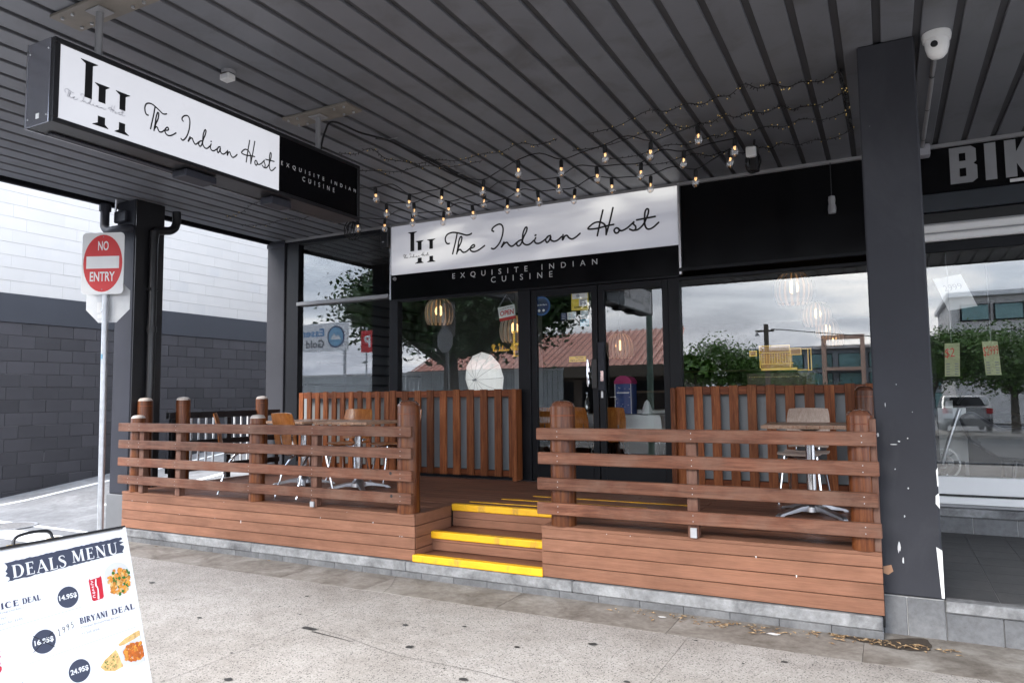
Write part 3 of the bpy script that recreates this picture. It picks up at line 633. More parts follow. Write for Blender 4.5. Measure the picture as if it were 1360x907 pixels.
# BIKES in heavy block letters
fb = lambda u, v, w_: (u, YG-.022-w_, v)
bcut = .03
m_.poly([(.622, 3.472), (.80, 3.472), (.842, 3.505), (.842, 3.63), (.815, 3.652), (.838, 3.675), (.838, 3.79), (.80, 3.823), (.622, 3.823)], fb)
m_.build('letter_b', INKG, bs, fix=False)
m_ = MB(); m_.poly([(.70, 3.535), (.752, 3.535), (.752, 3.615), (.70, 3.615)], fb, .003); m_.poly([(.70, 3.685), (.752, 3.685), (.752, 3.76), (.70, 3.76)], fb, .003); m_.build('letter_counter', BLKG, bs, fix=False)
m_ = MB(); m_.poly([(.905, 3.472), (.995, 3.472), (.995, 3.823), (.905, 3.823)], fb); m_.build('letter_i', INKG, bs, fix=False)
m_ = MB(); m_.poly([(1.062, 3.472), (1.15, 3.472), (1.15, 3.60), (1.215, 3.472), (1.31, 3.472), (1.215, 3.665), (1.30, 3.823), (1.21, 3.823), (1.15, 3.705), (1.15, 3.823), (1.062, 3.823)], fb); m_.build('letter_k', INKG, bs, fix=False)
m_ = MB(); m_.poly([(1.09, 3.425), (1.21, 3.425), (1.21, 3.455), (1.09, 3.455)], fb); m_.build('underline', INKW, bs, fix=False)
# tiled entry floor and its step
et = thing('entry_step', 'dark tiled entry floor with concrete nosing of the neighbouring shop', 'step', (1.5, 6.5, 0))
MB().box(.258, 6, 5.36, YG-.03, -.1, .188).build('bed', GROUT, et)
for i in range(10):
    for j in range(9):
        x0 = .26+i*.30; y0 = 5.43+j*.28
        MB().box(x0+.0025, x0+.2975, y0+.002, y0+.278, .1, .194).build('floor_tile', TILE_D, et)
MB().box(.262, 6, 5.315, 5.425, .125, .196).build('nosing', CONC_L, et, bevel=.008)
for i in range(12):
    x = .262+i*.3; MB().box(x+.002, x+.297, 5.34, 5.42, -.06, .122).build('riser_tile', TILE_G, et, bevel=.002)
# ================================================================== DECK
dk = thing('timber_deck', 'raised brown composite deck with boarded front along the shopfront', 'deck', (-3.85, 6.4, 0))
XL, XR, SL, SR = -7.64, -.078, -3.67, -2.46
SB = 5.80      # where the top step meets the deck
def fascia(x0, x1, cuts):
    for r in range(4):
        z0 = .096+r*.0985
        ends = [x0]+cuts[r]+[x1]
        for a, b in zip(ends, ends[1:]): MB().box(a+.001, b-.001, YD, YD+.022, z0, z0+.0935).build('fascia_board', COMP, dk, bevel=.003)
fascia(XL, SL, [[], [], [], []]); fascia(SR, XR, [[], [], [], []])
for r in range(4):      # returns into the stair opening
    z0 = .096+r*.0985; yb = SB-.02 if r >= 2 else 5.47
    MB().box(SL-.022, SL, YD+.023, SB-.02, z0, z0+.0935).build('return_board', COMPY, dk, bevel=.003)
    MB().box(SR, SR+.022, YD+.023, SB-.02, z0, z0+.0935).build('return_board', COMPY, dk, bevel=.003)
    MB().box(XL, XL+.022, YD+.023, 7.75, z0, z0+.0935).build('side_board', COMPY, dk, bevel=.003)
sub = MB(); sub.box(XL+.03, SL-.024, YD+.024, 7.74, .02, D-.03); sub.box(SR+.024, XR, YD+.024, 7.74, .02, D-.03); sub.box(SL-.024, SR+.024, SB+.03, 7.74, .02, D-.03)
sub.build('frame', INTD, dk)
# floor planks
random.seed(5); y = YD; j = 0
while y < 7.72:
    segs = [(XL, SL), (SR, XR)] if y < SB-.03 else [(XL, -6.2+.9*(j % 3)), (-6.2+.9*(j % 3), -2.2+.7*(j % 2)), (-2.2+.7*(j % 2), XR)]
    y1 = min(y+.136, 7.75)
    for a, b in segs: MB().box(a+.002, b-.002, y+.002 if j else y-.006, y1-.004, D-.026, D-random.uniform(0, .0015)).build('deck_plank', PLANK if j else COMP, dk, bevel=.003)
    y += .1385; j += 1
# steps
st = thing('entry_steps', 'two brown timber steps with bright yellow nosings between the decks', 'steps', (-3.06, 5.4, 0))
def step(x0, x1, y0, y1, z, rz0, name='tread'):
    for k in range(2):
        a = y0+.03+k*(y1-y0-.03)/2; MB().box(x0, x1, a, a+(y1-y0-.03)/2-.003, z-.03, z-.002).build('tread_board', PLANK, st, bevel=.002)
X0, X1 = SL+.003, SR-.003
step(X0, X1, 5.19, 5.48, .142, 0); step(X0, X1, 5.475, SB+.03, .298, 0)
for zz, y in ((.145, 5.455), (.22, 5.455)): MB().box(X0, X1, y, y+.02, zz-.0, zz+.072).build('riser_board', COMP, st, bevel=.002)
for zz, y in ((.30, SB), (.375, SB)): MB().box(X0, X1, y, y+.02, zz-.0, zz+.072).build('riser_board', COMP, st, bevel=.002)
MB().box(X0+.001, X1-.001, 5.24, SB-.003, .02, .11).build('carcass', INTD, st)
MB().box(X0+.002, X1-.002, 5.49, SB-.002, .112, .266).build('carcass', INTD, st)
def nosing(y, z, x0=X0, x1=X1):
    m_ = MB(); m_.prism([(0, 0), (.055, 0), (.06, -.004), (.06, -.012), (.016, -.012), (.012, -.058), (0, -.062), (-.006, -.055), (-.006, -.006)], lambda u, v, w_: (x0+w_, y+u, z+v), x1-x0)
    m_.build('yellow_nosing', YEL, st, bevel=.0015)
nosing(5.185, .152, X0-.02, X1+.01); nosing(5.44, .308); nosing(SB-.012, D+.012, X0, -2.30)
for y, a, b in ((6.02, -3.62, -2.45), (6.30, -3.42, -1.95), (6.60, -3.22, -1.65)): MB().box(a, b, y, y+.028, D-.001, D+.004).build('tactile_strip', YEL, st)
# concrete plinth under the deck edge
pl = thing('concrete_plinth', 'weathered pale concrete edge below the deck boards', 'kerb', (-3.9, 5.2, 0))
for a, b in ((-7.75, -5.6), (-5.6, -3.75), (-3.75, -2.2), (-2.2, -.09)):
    MB().box(a+.001, b-.001, 5.165, 5.6, .005, .088).build('edge_beam', CONC_L, pl, bevel=.008)
for i in range(24):
    a = -7.75+i*.32; MB().box(a+.0012, min(a+.3188, -.09), 5.176, 5.4, -.08, .003).build('base_tile', TILE_B, pl, bevel=.002)
dripk = MB(); random.seed(9)
for i in range(26):
    x = random.uniform(-7.5, -.2)
    if SL < x < SR: continue
    z = random.choice([.49, .40, .3]); h_ = random.uniform(.008, .035)
    dripk.poly([(x-.004, z-.004), (x+.005, z-.004), (x+.002, z-h_), (x-.001, z-h_)], lambda u, v, w_: (u, YD-.0015, v))
dripk.build('bird_dropping', WHITE, dk, fix=False)

# ================================================================== RAILINGS
def log_post(parent, x, y, r, z0, z1, cap=LOGCAP):
    h = z1-z0; n = 20
    body = MB().lathe([(r, z0), (r, z1-r*.55), (r*.985, z1-r*.5)], (x, y, 0), n).build('log_post', LOGW, parent, smooth=True)
    MB().lathe([(r*.99, z1-r*.52), (r*.93, z1-r*.36), (r*.72, z1-r*.12), (r*.4, z1-.005), (0, z1)], (x, y, 0), n).build('domed_cap', cap, body, smooth='all')
    MB().lathe([(r*1.012, z1-r*1.25), (r*1.012, z1-r*1.15)], (x, y, 0), n).build('score_ring', SLATX, body, smooth=True)
def sq_post(parent, x, w_=.075, y=5.168, z1=1.23, mat=None):
    return MB().box(x-w_/2, x+w_/2, y, y+.07, D+.0005, z1).build('square_post', mat or RAILZ, parent, bevel=.004)
RAILZ = wood('weathered_post_timber', (.08, .034, .022), (.145, .066, .044), (.23, .12, .082), 'z', .6, .12, weather=(.21, .135, .105))
def railing(label, xa, xb, logs, sqs, skew=0):
    t = thing('deck_railing', label, 'railing', ((xa+xb)/2, 5.2, D), 'front deck railings')
    for k in range(4):
        z0 = .584+k*.191+random.uniform(-.004, .004)
        m_ = MB().box(xa+random.uniform(-.008, .008), xb+random.uniform(-.008, .008), 5.125, 5.166, z0, z0+.092)
        rl = m_.build('rail', RAIL, t, bevel=.005)
        sc = MB()
        for x in [a for a, *_ in logs]+sqs:
            for dz in (.025, .066): sc.disc(x+.012, z0+dz, .0034, lambda u, v, w_: (u, 5.1242, v), 0, 8)
        tag(sc.build('screw_heads', GALV, rl, fix=False), kind='stuff')
    for x, r, z1, cap in logs: log_post(t, x, 5.166+r+.002, r, D, z1, cap)
    for x in sqs: sq_post(t, x)
    return t
LOGTOP = plain('glossy_log_cap', (.13, .05, .028), .25, 0, .3, 8, coat=.5)
random.seed(21)
rl1 = railing('longer weathered timber railing on the deck left of the steps', -7.64, -3.665, [(-7.47, .075, 1.335, LOGCAP), (-5.62, .078, 1.345, LOGCAP), (-3.79, .10, 1.475, LOGTOP)], [-7.30, -6.70, -4.80])
rl2 = railing('shorter weathered timber railing on the deck right of the steps', -2.46, -.075, [(-2.30, .10, 1.465, LOGTOP), (-.175, .078, 1.39, LOGTOP)], [-1.264])
MB().box(-.118, -.078, 5.19, 5.23, D, 1.33).build('square_post', RAILZ, rl2, bevel=.004)
MB().box(-1.28, -1.235, 5.150, 5.1665, D+.002, D+.07).build('foot_bracket', GALV, rl2)
MB().box(-4.83, -4.785, 5.150, 5.1665, D+.002, D+.05).build('foot_bracket', GALV, rl1)
for i, (x, z) in enumerate([(-3.80, .84), (-3.79, .645)]): MB().lathe([(.014, 0), (.0, .001)], (x-.08, 5.1235, z), 10, 'y').build('bolt_hole', BLACKM, rl1)
for i, (x, y, z1, lb) in enumerate([(-7.60, 5.92, 1.535, 'stout oiled log post inside the left deck, nearest the front column'), (-7.62, 7.18, 1.54, 'oiled log post at the back left corner of the deck'), (-7.72, 5.50, 1.53, 'slim log post half hidden by the front awning column'), (-.20, 7.55, 1.56, 'oiled log post at the back right corner against the pier')]):
    t = thing('bollard_post', lb, 'post', (x, y, D)); log_post(t, x, y, .082, D, z1, LOGCAP if i < 3 else LOGTOP)
# lane-side balustrade
bl = thing('side_balustrade', 'black railed side fence with slim white pickets facing the lane', 'fence', (-7.66, 6.6, D))
for z0, z1 in ((1.27, 1.35), (.93, 1.0), (.62, .69)): MB().box(-7.70, -7.64, 5.76, 7.54, z0, z1).build('rail', BLACKM, bl, bevel=.005)
for y in (5.80, 6.62, 7.45): MB().box(-7.695, -7.645, y, y+.07, D, 1.268).build('post', BLACKM, bl, bevel=.003)
pk = MB().box(-7.73, -7.712, 5.90, 5.922, .64, 1.30).build('picket', SIGNW, bl)
for i in range(1, 14):
    if i in (6,): continue
    place(pk, bl, (0, i*.112, 0))

# ================================================================== SLATTED SCREENS
def screen(label, xa, xb, pitch, w_, zt=1.585):
    t = thing('slatted_screen', label, 'screen', ((xa+xb)/2, 7.84, D), 'slatted timber screens')
    MB().box(xa, xb, 7.845, 7.88, D+.03, D+.10).build('bottom_rail', SLATX, t, bevel=.003)
    n = int(round((xb-xa-w_)/pitch))
    for i in range(n+1):
        x = xa+i*(xb-xa-w_)/n
        MB().box(x, x+w_, 7.815-random.uniform(0, .006), 7.845, D+.03, zt+random.uniform(-.008, .006)).build('slat', SLAT, t, bevel=.003)
        if i < n:
            MB().box(x+w_+.002, xa+(i+1)*(xb-xa-w_)/n-.002, 7.822, 7.866, zt-.09, zt-.006).build('spacer_block', SLATX, t, bevel=.003)
    return t
random.seed(31)
s1 = screen('slatted red-brown timber screen under the left corner window', -7.56, -5.95, .153, .078)
s2 = screen('slatted red-brown timber screen under the window left of the doors', -5.94, -4.03, .205, .10)
MB().box(-4.025, -3.97, 7.70, 7.86, D, 1.585).build('end_post', SLAT, s2, bevel=.003)
s3 = screen('slatted red-brown timber screen under the window right of the doors', -2.05, -.10, .186, .092)
MB().box(-2.10, -2.052, 7.74, 7.86, D, 1.57).build('end_post', SLAT, s3, bevel=.003)
# ================================================================== CAFE FURNITURE
def bentsheet(prof, half, th, taper=None, nx=6, curve=0.0):
    """sheet swept across x: prof = list of (y,z), thickness th along the normal; curve bows the edges"""
    P = smoothpath(prof, 5); vs = []; n = len(P)
    nr = []
    for i in range(n):
        a = P[max(i-1, 0)]; b = P[min(i+1, n-1)]; dy, dz = b[0]-a[0], b[1]-a[1]; l = math.hypot(dy, dz); nr.append((-dz/l, dy/l))
    mb = MB()
    for s_ in (0, 1):
        for i in range(n):
            u = i/(n-1); h = half*(taper(u) if taper else 1)
            for k in range(nx+1):
                x = -h+2*h*k/nx; bow = curve*(x/half)**2
                vs.append((x, P[i][0]+nr[i][0]*(th*s_+bow), P[i][1]+nr[i][1]*(th*s_+bow)))
    m = nx+1; f = []; o = n*m
    for i in range(n-1):
        for k in range(nx):
            a = i*m+k; f.append((a, a+1, a+m+1, a+m)); f.append((o+a+m, o+a+m+1, o+a+1, o+a))
    for i in range(n-1):
        a = i*m; f.append((a, a+m, o+a+m, o+a)); a = i*m+nx; f.append((a+m, a, o+a, o+a+m))
    for k in range(nx):
        f.append((k+1, k, o+k, o+k+1)); a = (n-1)*m+k; f.append((a, a+1, o+a+1, o+a))
    return mb.add(vs, f)
def make_chair(mat=PLY):
    """origin on the floor below the seat, backrest towards +y"""
    t = thing('cafe_chair', 'x', 'chair')
    rnd = lambda u: .86+.14*math.sin(math.pi*min(1, u*1.15+.05))
    bentsheet([(-.21, .445), (-.12, .452), (.05, .44), (.15, .44), (.19, .455)], .20, .011, lambda u: 1-.10*(1-u)**3, curve=.012).build('seat', mat, t, smooth=True)
    bentsheet([(.205, .50), (.225, .58), (.235, .70), (.262, .80), (.285, .865)], .195, .011, lambda u: .90+.10*math.sin(math.pi*min(1, u)), curve=-.03).build('backrest', mat, t, smooth=True)
    for s_ in (-1, 1):
        MB().tube([(s_*.14, -.13, .437), (s_*.185, -.20, .02), (s_*.186, -.202, 0)], .0105, 8).build('leg', CHROME, t, smooth=True)
        MB().tube(smoothpath([(s_*.12, .05, .432), (s_*.15, .16, .30), (s_*.18, .235, .04), (s_*.182, .24, 0)], 3), .0105, 8).build('leg', CHROME, t, smooth=True)
        MB().tube(smoothpath([(s_*.12, -.1, .434), (s_*.11, .1, .428), (s_*.10, .20, .45), (s_*.10, .225, .53), (s_*.10, .245, .66)], 4), .009, 8).build('back_stay', CHROME, t, smooth=True)
    MB().tube(smoothpath([(-.14, -.13, .43), (-.05, -.10, .425), (.05, -.10, .425), (.14, -.13, .43)], 4), .009, 8).build('seat_frame', CHROME, t, smooth=True)
    return t
def make_table():
    t = thing('cafe_table', 'x', 'table')
    top = MB().box(-.35, .35, -.35, .35, .722, .752).build('table_top', PLYX, t, bevel=.006, seg=2)
    strips = MB()
    for i in range(7): strips.box(-.345+i*.0985+.045, -.345+i*.0985+.049, -.3515, .3515, .727, .747)
    strips.build('inlay', SLATX, top)
    MB().tube([(0, 0, .06), (0, 0, .722)], .038, 16).build('column', CHROME, t, smooth=True)
    MB().lathe([(.10, .722), (.10, .708), (.04, .69)], (0, 0, 0), 14).build('collar', BLACKM, t)
    MB().lathe([(.09, .03), (.085, .07), (.05, .10), (.04, .12)], (0, 0, 0), 16).build('hub', ALU, t, smooth=True)
    for k in range(4):
        a = k*math.pi/2+math.pi/4; c_, s_ = math.cos(a), math.sin(a)
        fn = lambda u, v, w_: (u*c_-(w_-.5)*s_*(.075-.07*u), u*s_+(w_-.5)*c_*(.075-.07*u), v)
        MB().prism([(.05, .03), (.05, .085), (.14, .075), (.33, .03), (.36, .012), (.36, 0), (.31, 0), (.30, .012), (.14, .035)], fn, 1).build('foot', ALU, t, bevel=.004)
    return t
def set_at(o, x, y, rz, label, group, z=D):
    o.location = (x, y, z); o.rotation_euler = (0, 0, R(rz)); return tag(o, label, group=group)
tb = make_table()
GT, GC = 'cafe tables on the deck', 'bent ply cafe chairs on the deck'
set_at(tb, -5.26, 6.36, 4, 'square cafe table on the left deck, nearer the steps', GT)
set_at(copy_tree(tb), -6.12, 6.42, -3, 'square cafe table on the left deck, nearer the lane', GT)
set_at(copy_tree(tb), -.60, 6.55, 2, 'square cafe table alone on the right deck', GT)
ch = make_chair()
set_at(ch, -5.95, 7.0, 14, 'ply cafe chair behind the left deck tables, facing the street', GC)
set_at(copy_tree(ch), -5.38, 5.68, 168, 'honey ply chair with its back to the street at the left deck tables', GC)
set_at(copy_tree(ch), -6.28, 5.66, 138, 'ply chair seen edge-on at the lane end of the left deck', GC)
set_at(copy_tree(ch), -5.30, 7.04, -28, 'ply chair at the step end of the left deck, mostly behind the thick post', GC)
set_at(make_chair(PLY_GLARE), -.72, 7.18, -6, 'ply cafe chair paled with painted glare behind the right deck table', GC)
# ================================================================== HANGING LIGHT BOX
BX0, BX1, BY0, BY1, BZ0, BZ1 = -4.255, -4.008, 2.245, 4.85, 3.035, 3.52
YW = 3.915
lb = thing('hanging_light_box', 'long illuminated sign box hanging from the awning, white and black face', 'sign', (-4.13, 3.5, 3.03))
MB().box(BX0+.004, BX1-.012, BY0+.004, BY1-.004, BZ0+.004, BZ1-.004).build('case', BLACKM, lb)
for y0, y1, z0, z1 in ((BY0, BY1, BZ1-.03, BZ1), (BY0, BY1, BZ0, BZ0+.03), (BY0, BY0+.035, BZ0+.031, BZ1-.031), (BY1-.03, BY1, BZ0+.031, BZ1-.031)):
    MB().box(BX1-.03, BX1, y0, y1, z0, z1).build('face_frame', BLACKM, lb, bevel=.003)
MB().box(BX1-.011, BX1-.007, BY0+.036, YW, BZ0+.031, BZ1-.031).build('lit_face', LITBOX, lb)
MB().box(BX1-.011, BX1-.006, YW+.001, BY1-.031, BZ0+.031, BZ1-.031).build('black_face', BLKG, lb)
MB().box(BX0, BX1-.031, BY0-.004, BY0+.003, BZ0, BZ1).build('end_plate', plain('polished_end', (.40, .40, .44), .16, .85, .1, 2), lb, bevel=.002)
MB().box(BX0-.008, BX0, BY0-.006, BY1, BZ0-.004, BZ1+.004).build('back_edge', ALU, lb)
for z in (3.08, 3.46):
    for x in (BX0+.02, BX1-.05): MB().lathe([(.006, 0), (.004, -.003), (0, -.004)], (x, BY0-.004, z), 8, 'y').build('screw', ALU, lb)
MB().box(BX0+.10, BX0+.13, BY0-.006, BY0-.0045, 3.07, 3.10).build('rating_label', WHITEP, lb)
MB().box(BX0+.02, BX0+.07, BY0+.1, BY0+.9, BZ0-.01, BZ0-.002).build('bottom_strut', CHAR, lb)
MB().box(BX0+.05, BX1-.06, BY0+.9, BY0+1.15, BZ0-.05, BZ0-.001).build('cable_tray', CHAR, lb, bevel=.005)
MB().box(BX0+.06, BX1-.06, 3.9, 4.1, BZ0-.06, BZ0-.001).build('transformer', CHAR, lb, bevel=.005)
bxf = lambda u, v, w_: (BX1-.0055+w_, u, v)
m_ = MB()
for i, s_ in enumerate(SCRIPT):
    m_.ribbon([(2.80+(a-sx0)/(sx1-sx0)*1.075, 3.185+(b-sz0)/(sz1-sz0)*.185) for a, b in s_], .0095, bxf, .0002*i)
m_.build('name_lettering', INK, lb, fix=False)
m_ = MB(); logo(m_, lambda u, v, w_: bxf(2.395+u*.305, 3.092+v*.365, w_)); m_.build('monogram', INK, lb, fix=False)
m_ = MB()
for i, s_ in enumerate(SCRIPT): m_.ribbon([(2.31+(a-sx0)/(sx1-sx0)*.36, 3.20+(b-sz0)/(sz1-sz0)*.05) for a, b in s_], .003, bxf, .004+.0001*i, 3, False)
m_.build('small_lettering', PALEINK, lb, fix=False)
m_ = MB(); put_txt(m_, 'EXQUISITE INDIAN', bxf, 3.935, 3.265, 4.80, 3.302, sp=2.5); m_.build('tagline', INKW, lb, fix=False); m_ = MB(); put_txt(m_, 'CUISINE', bxf, 4.16, 3.205, 4.53, 3.242, sp=2.5); m_.build('tagline', INKW, lb, fix=False)
for i, (y, x0, x1) in enumerate(((2.565, -4.47, -3.70), (4.45, -4.44, -3.74))):
    MB().box(x0, x1, y-.10, y+.10, S-.022, S-.0015).build('mounting_plate', PLATE, lb, bevel=.003)
    MB().tube([(-4.125, y, BZ1-.002), (-4.125, y, S-.03)], .0215, 12).build('hanger_rod', STEELG, lb, smooth=True)
    MB().box(-4.19, -4.06, y-.05, y+.05, S-.034, S-.023).build('rod_flange', STEELG, lb, bevel=.003)
    bo = MB()
    for sx_ in (-.3, -.2, .2, .3):
        for sy_ in (-.06, .06): bo.lathe([(.010, 0), (.010, -.012), (0, -.012)], (-4.1+sx_, y+sy_, S-.022), 6)
    tag(bo.build('bolts', GALV, lb), kind='stuff')
sb = thing('junction_box', 'small white junction box stuck on the awning ceiling above the light box', 'junction box', (-4.136, 3.536, S))
MB().box(-4.18, -4.09, 3.49, 3.56, S-.075, S-.03).build('box', WHITEP, sb, bevel=.006); MB().lathe([(.05, -.03), (.05, -.001)], (-4.13, 3.53, S), 14).build('base', STEELG, sb)
cb = thing('supply_cable', 'thick black cable bundle running along the awning rib to the festoon lights', 'cable', (-4, 5, S))
pts = [(-4.12, 4.47, 3.55), (-4.10, 4.50, 3.72), (-4.08, 4.58, S-.03), (-4.02, 4.85, S-.045), (-4.0, 5.05, S-.025), (-3.95, 5.2, S-.03), (-3.92, 5.9, S-.035), (-3.95, 6.5, S-.03), (-3.93, 7.4, S-.03)]
MB().tube(smoothpath(pts, 6), .009, 6).build('cable', CABLE, cb, smooth=True)
MB().tube(smoothpath([(a+.03*math.sin(i*2.1), b, c_-.012) for i, (a, b, c_) in enumerate(pts[4:])], 6), .010, 6).build('cable', CABLE, cb, smooth=True)
for y in (5.2, 5.75, 6.05, 6.4): MB().box(-3.99, -3.87, y, y+.012, S-.006, S-.0015).build('tape', STEELG, cb)

# ================================================================== NO ENTRY SIGN
px_, py_ = -7.19, 4.66
ne = thing('no_entry_sign', 'red and white NO ENTRY sign on a galvanised pole by the lane', 'sign', (px_, py_, 0))
MB().tube([(px_, py_, -.05), (px_-.05, py_, 3.24)], .03, 14).build('pole', GALV, ne, smooth=True)
MB().lathe([(.033, 3.24), (.033, 3.255), (0, 3.262)], (px_-.05, py_, 0), 14).build('pole_cap', BLACKM, ne)
an = R(24)    # plate turned towards the footpath
def nef(u, v, w_): return (px_-.055+u*math.cos(an)+(.045+w_)*math.sin(an), py_+u*math.sin(an)-(.045+w_)*math.cos(an), 2.93+v)
def rrect(w_, h, r, n=5):
    o = []
    for cx, cy, a0 in ((w_-r, h-r, 0), (-w_+r, h-r, 90), (-w_+r, -h+r, 180), (w_-r, -h+r, 270)):
        o += [(cx+r*math.cos(R(a0+90*i/n)), cy+r*math.sin(R(a0+90*i/n))) for i in range(n+1)]
    return o
pt = MB().prism(rrect(.228, .325, .045), nef, .004).build('plate', SIGNW, ne)
MB().disc(0, 0, .212, nef, .0055, 40, .302).build('red_disc', REDS, pt, fix=False)
m_ = MB().poly([(-.178, -.055), (.178, -.055), (.178, .075), (-.178, .075)], nef, .007); m_.build('white_bar', SIGNW, pt, fix=False)
m_ = MB(); put_txt(m_, 'NO', nef, -.055, .135, .06, .235, .007, bold=.018); put_txt(m_, 'ENTRY', nef, -.135, -.19, .135, -.09, .007, bold=.018); m_.build('lettering', SIGNW, pt, fix=False)
for v in (.28, -.275): MB().disc(0, v, .007, nef, .007, 8).build('bolt', STEELG, pt, fix=False)
def ocf(u, v, w_): return (px_-.06+.02+u*math.cos(an*.9)-(.040+w_)*math.sin(an*.9), py_+u*math.sin(an*.9)+(.040+w_)*math.cos(an*.9), 2.55+v)
oc = [(.245*math.cos(R(22.5+45*i))/.924, .235*math.sin(R(22.5+45*i))/.924) for i in range(8)]
ob = MB().prism(oc, ocf, .003).build('stop_plate_back', SIGNBACK, ne)
MB().poly([(-.12, -.02), (-.03, -.02), (-.03, -.13), (-.12, -.13)], ocf, -.002).build('sticker', WHITEP, ob, fix=False)
MB().poly([(-.11, -.145), (-.04, -.14), (-.04, -.185), (-.11, -.185)], ocf, -.002).build('sticker', WHITEP, ob, fix=False)
for z in (2.44, 2.66, 2.83, 3.08): MB().lathe([(.036, z-.018), (.036, z+.018)], (px_-.046, py_, 0), 14).build('clamp', GALV, ne)
MB().lathe([(.0306, 1.93), (.0306, 1.98)], (px_-.03, py_, 0), 14, a0=R(200), a1=R(300)).build('pole_sticker', plain('faded_blue', (.12, .3, .42), .5), ne)

# ================================================================== A-FRAME MENU BOARD
LEAN = R(18); AP = Vector((-2.673, 1.823, 1.0)); AU = Vector((0, 1, 0)); AD = Vector((math.sin(LEAN), 0, -math.cos(LEAN))); AN = Vector((math.cos(LEAN), 0, math.sin(LEAN)))
def mf(u, v, w_): q = AP+AU*u+AD*v+AN*w_; return (q.x, q.y, q.z)
af = thing('menu_board', 'white A-frame deals menu board on the footpath, lower left corner', 'menu board', (-2.68, 1.5, 0))
BW, BH = .646, 1.035
m_ = MB().prism([(-BW, .002), (0, .002), (0, BH-.05), (-BW, BH-.05)], lambda u, v, w_: mf(u, v, -.012+w_), .012); face = m_.build('front_panel', BOARD, af, bevel=.002)
for u0 in (-BW-.012, .0005): MB().prism([(u0, -.004), (u0+.0115, -.004), (u0+.0115, BH), (u0, BH)], lambda u, v, w_: mf(u, v, -.02+w_), .024).build('side_rail', WHITEP, af, bevel=.002)
MB().prism([(-BW-.012, -.012), (.012, -.012), (.012, -.0045), (-BW-.012, -.0045)], lambda u, v, w_: mf(u, v, -.025+w_), .027).build('top_rail', BLACKM, af, bevel=.002)
def rfn(u, v, w_): return (-2.70-(v*math.sin(LEAN)+w_*math.cos(LEAN)), AP.y+u, 1.0-v*math.cos(LEAN)+w_*math.sin(LEAN))
MB().prism([(-BW-.012, 0), (.012, 0), (.012, BH), (-BW-.012, BH)], rfn, .014).build('rear_panel', BOARD, af, bevel=.002)
MB().tube(smoothpath([mf(-.39, -.008, -.012), mf(-.385, -.030, -.012), mf(-.365, -.042, -.012), mf(-.32, -.046, -.012), mf(-.275, -.042, -.012), mf(-.262, -.03, -.012), mf(-.258, -.008, -.012)], 4), .0055, 8).build('handle', BLACKM, af, smooth=True)
for u in (-.39, -.258): MB().tube([mf(u-.02, -.011, -.012), mf(u+.02, -.011, -.012)], .005, 6).build('handle_clip', plain('brass_clip', (.55, .38, .14), .4, .8), af)
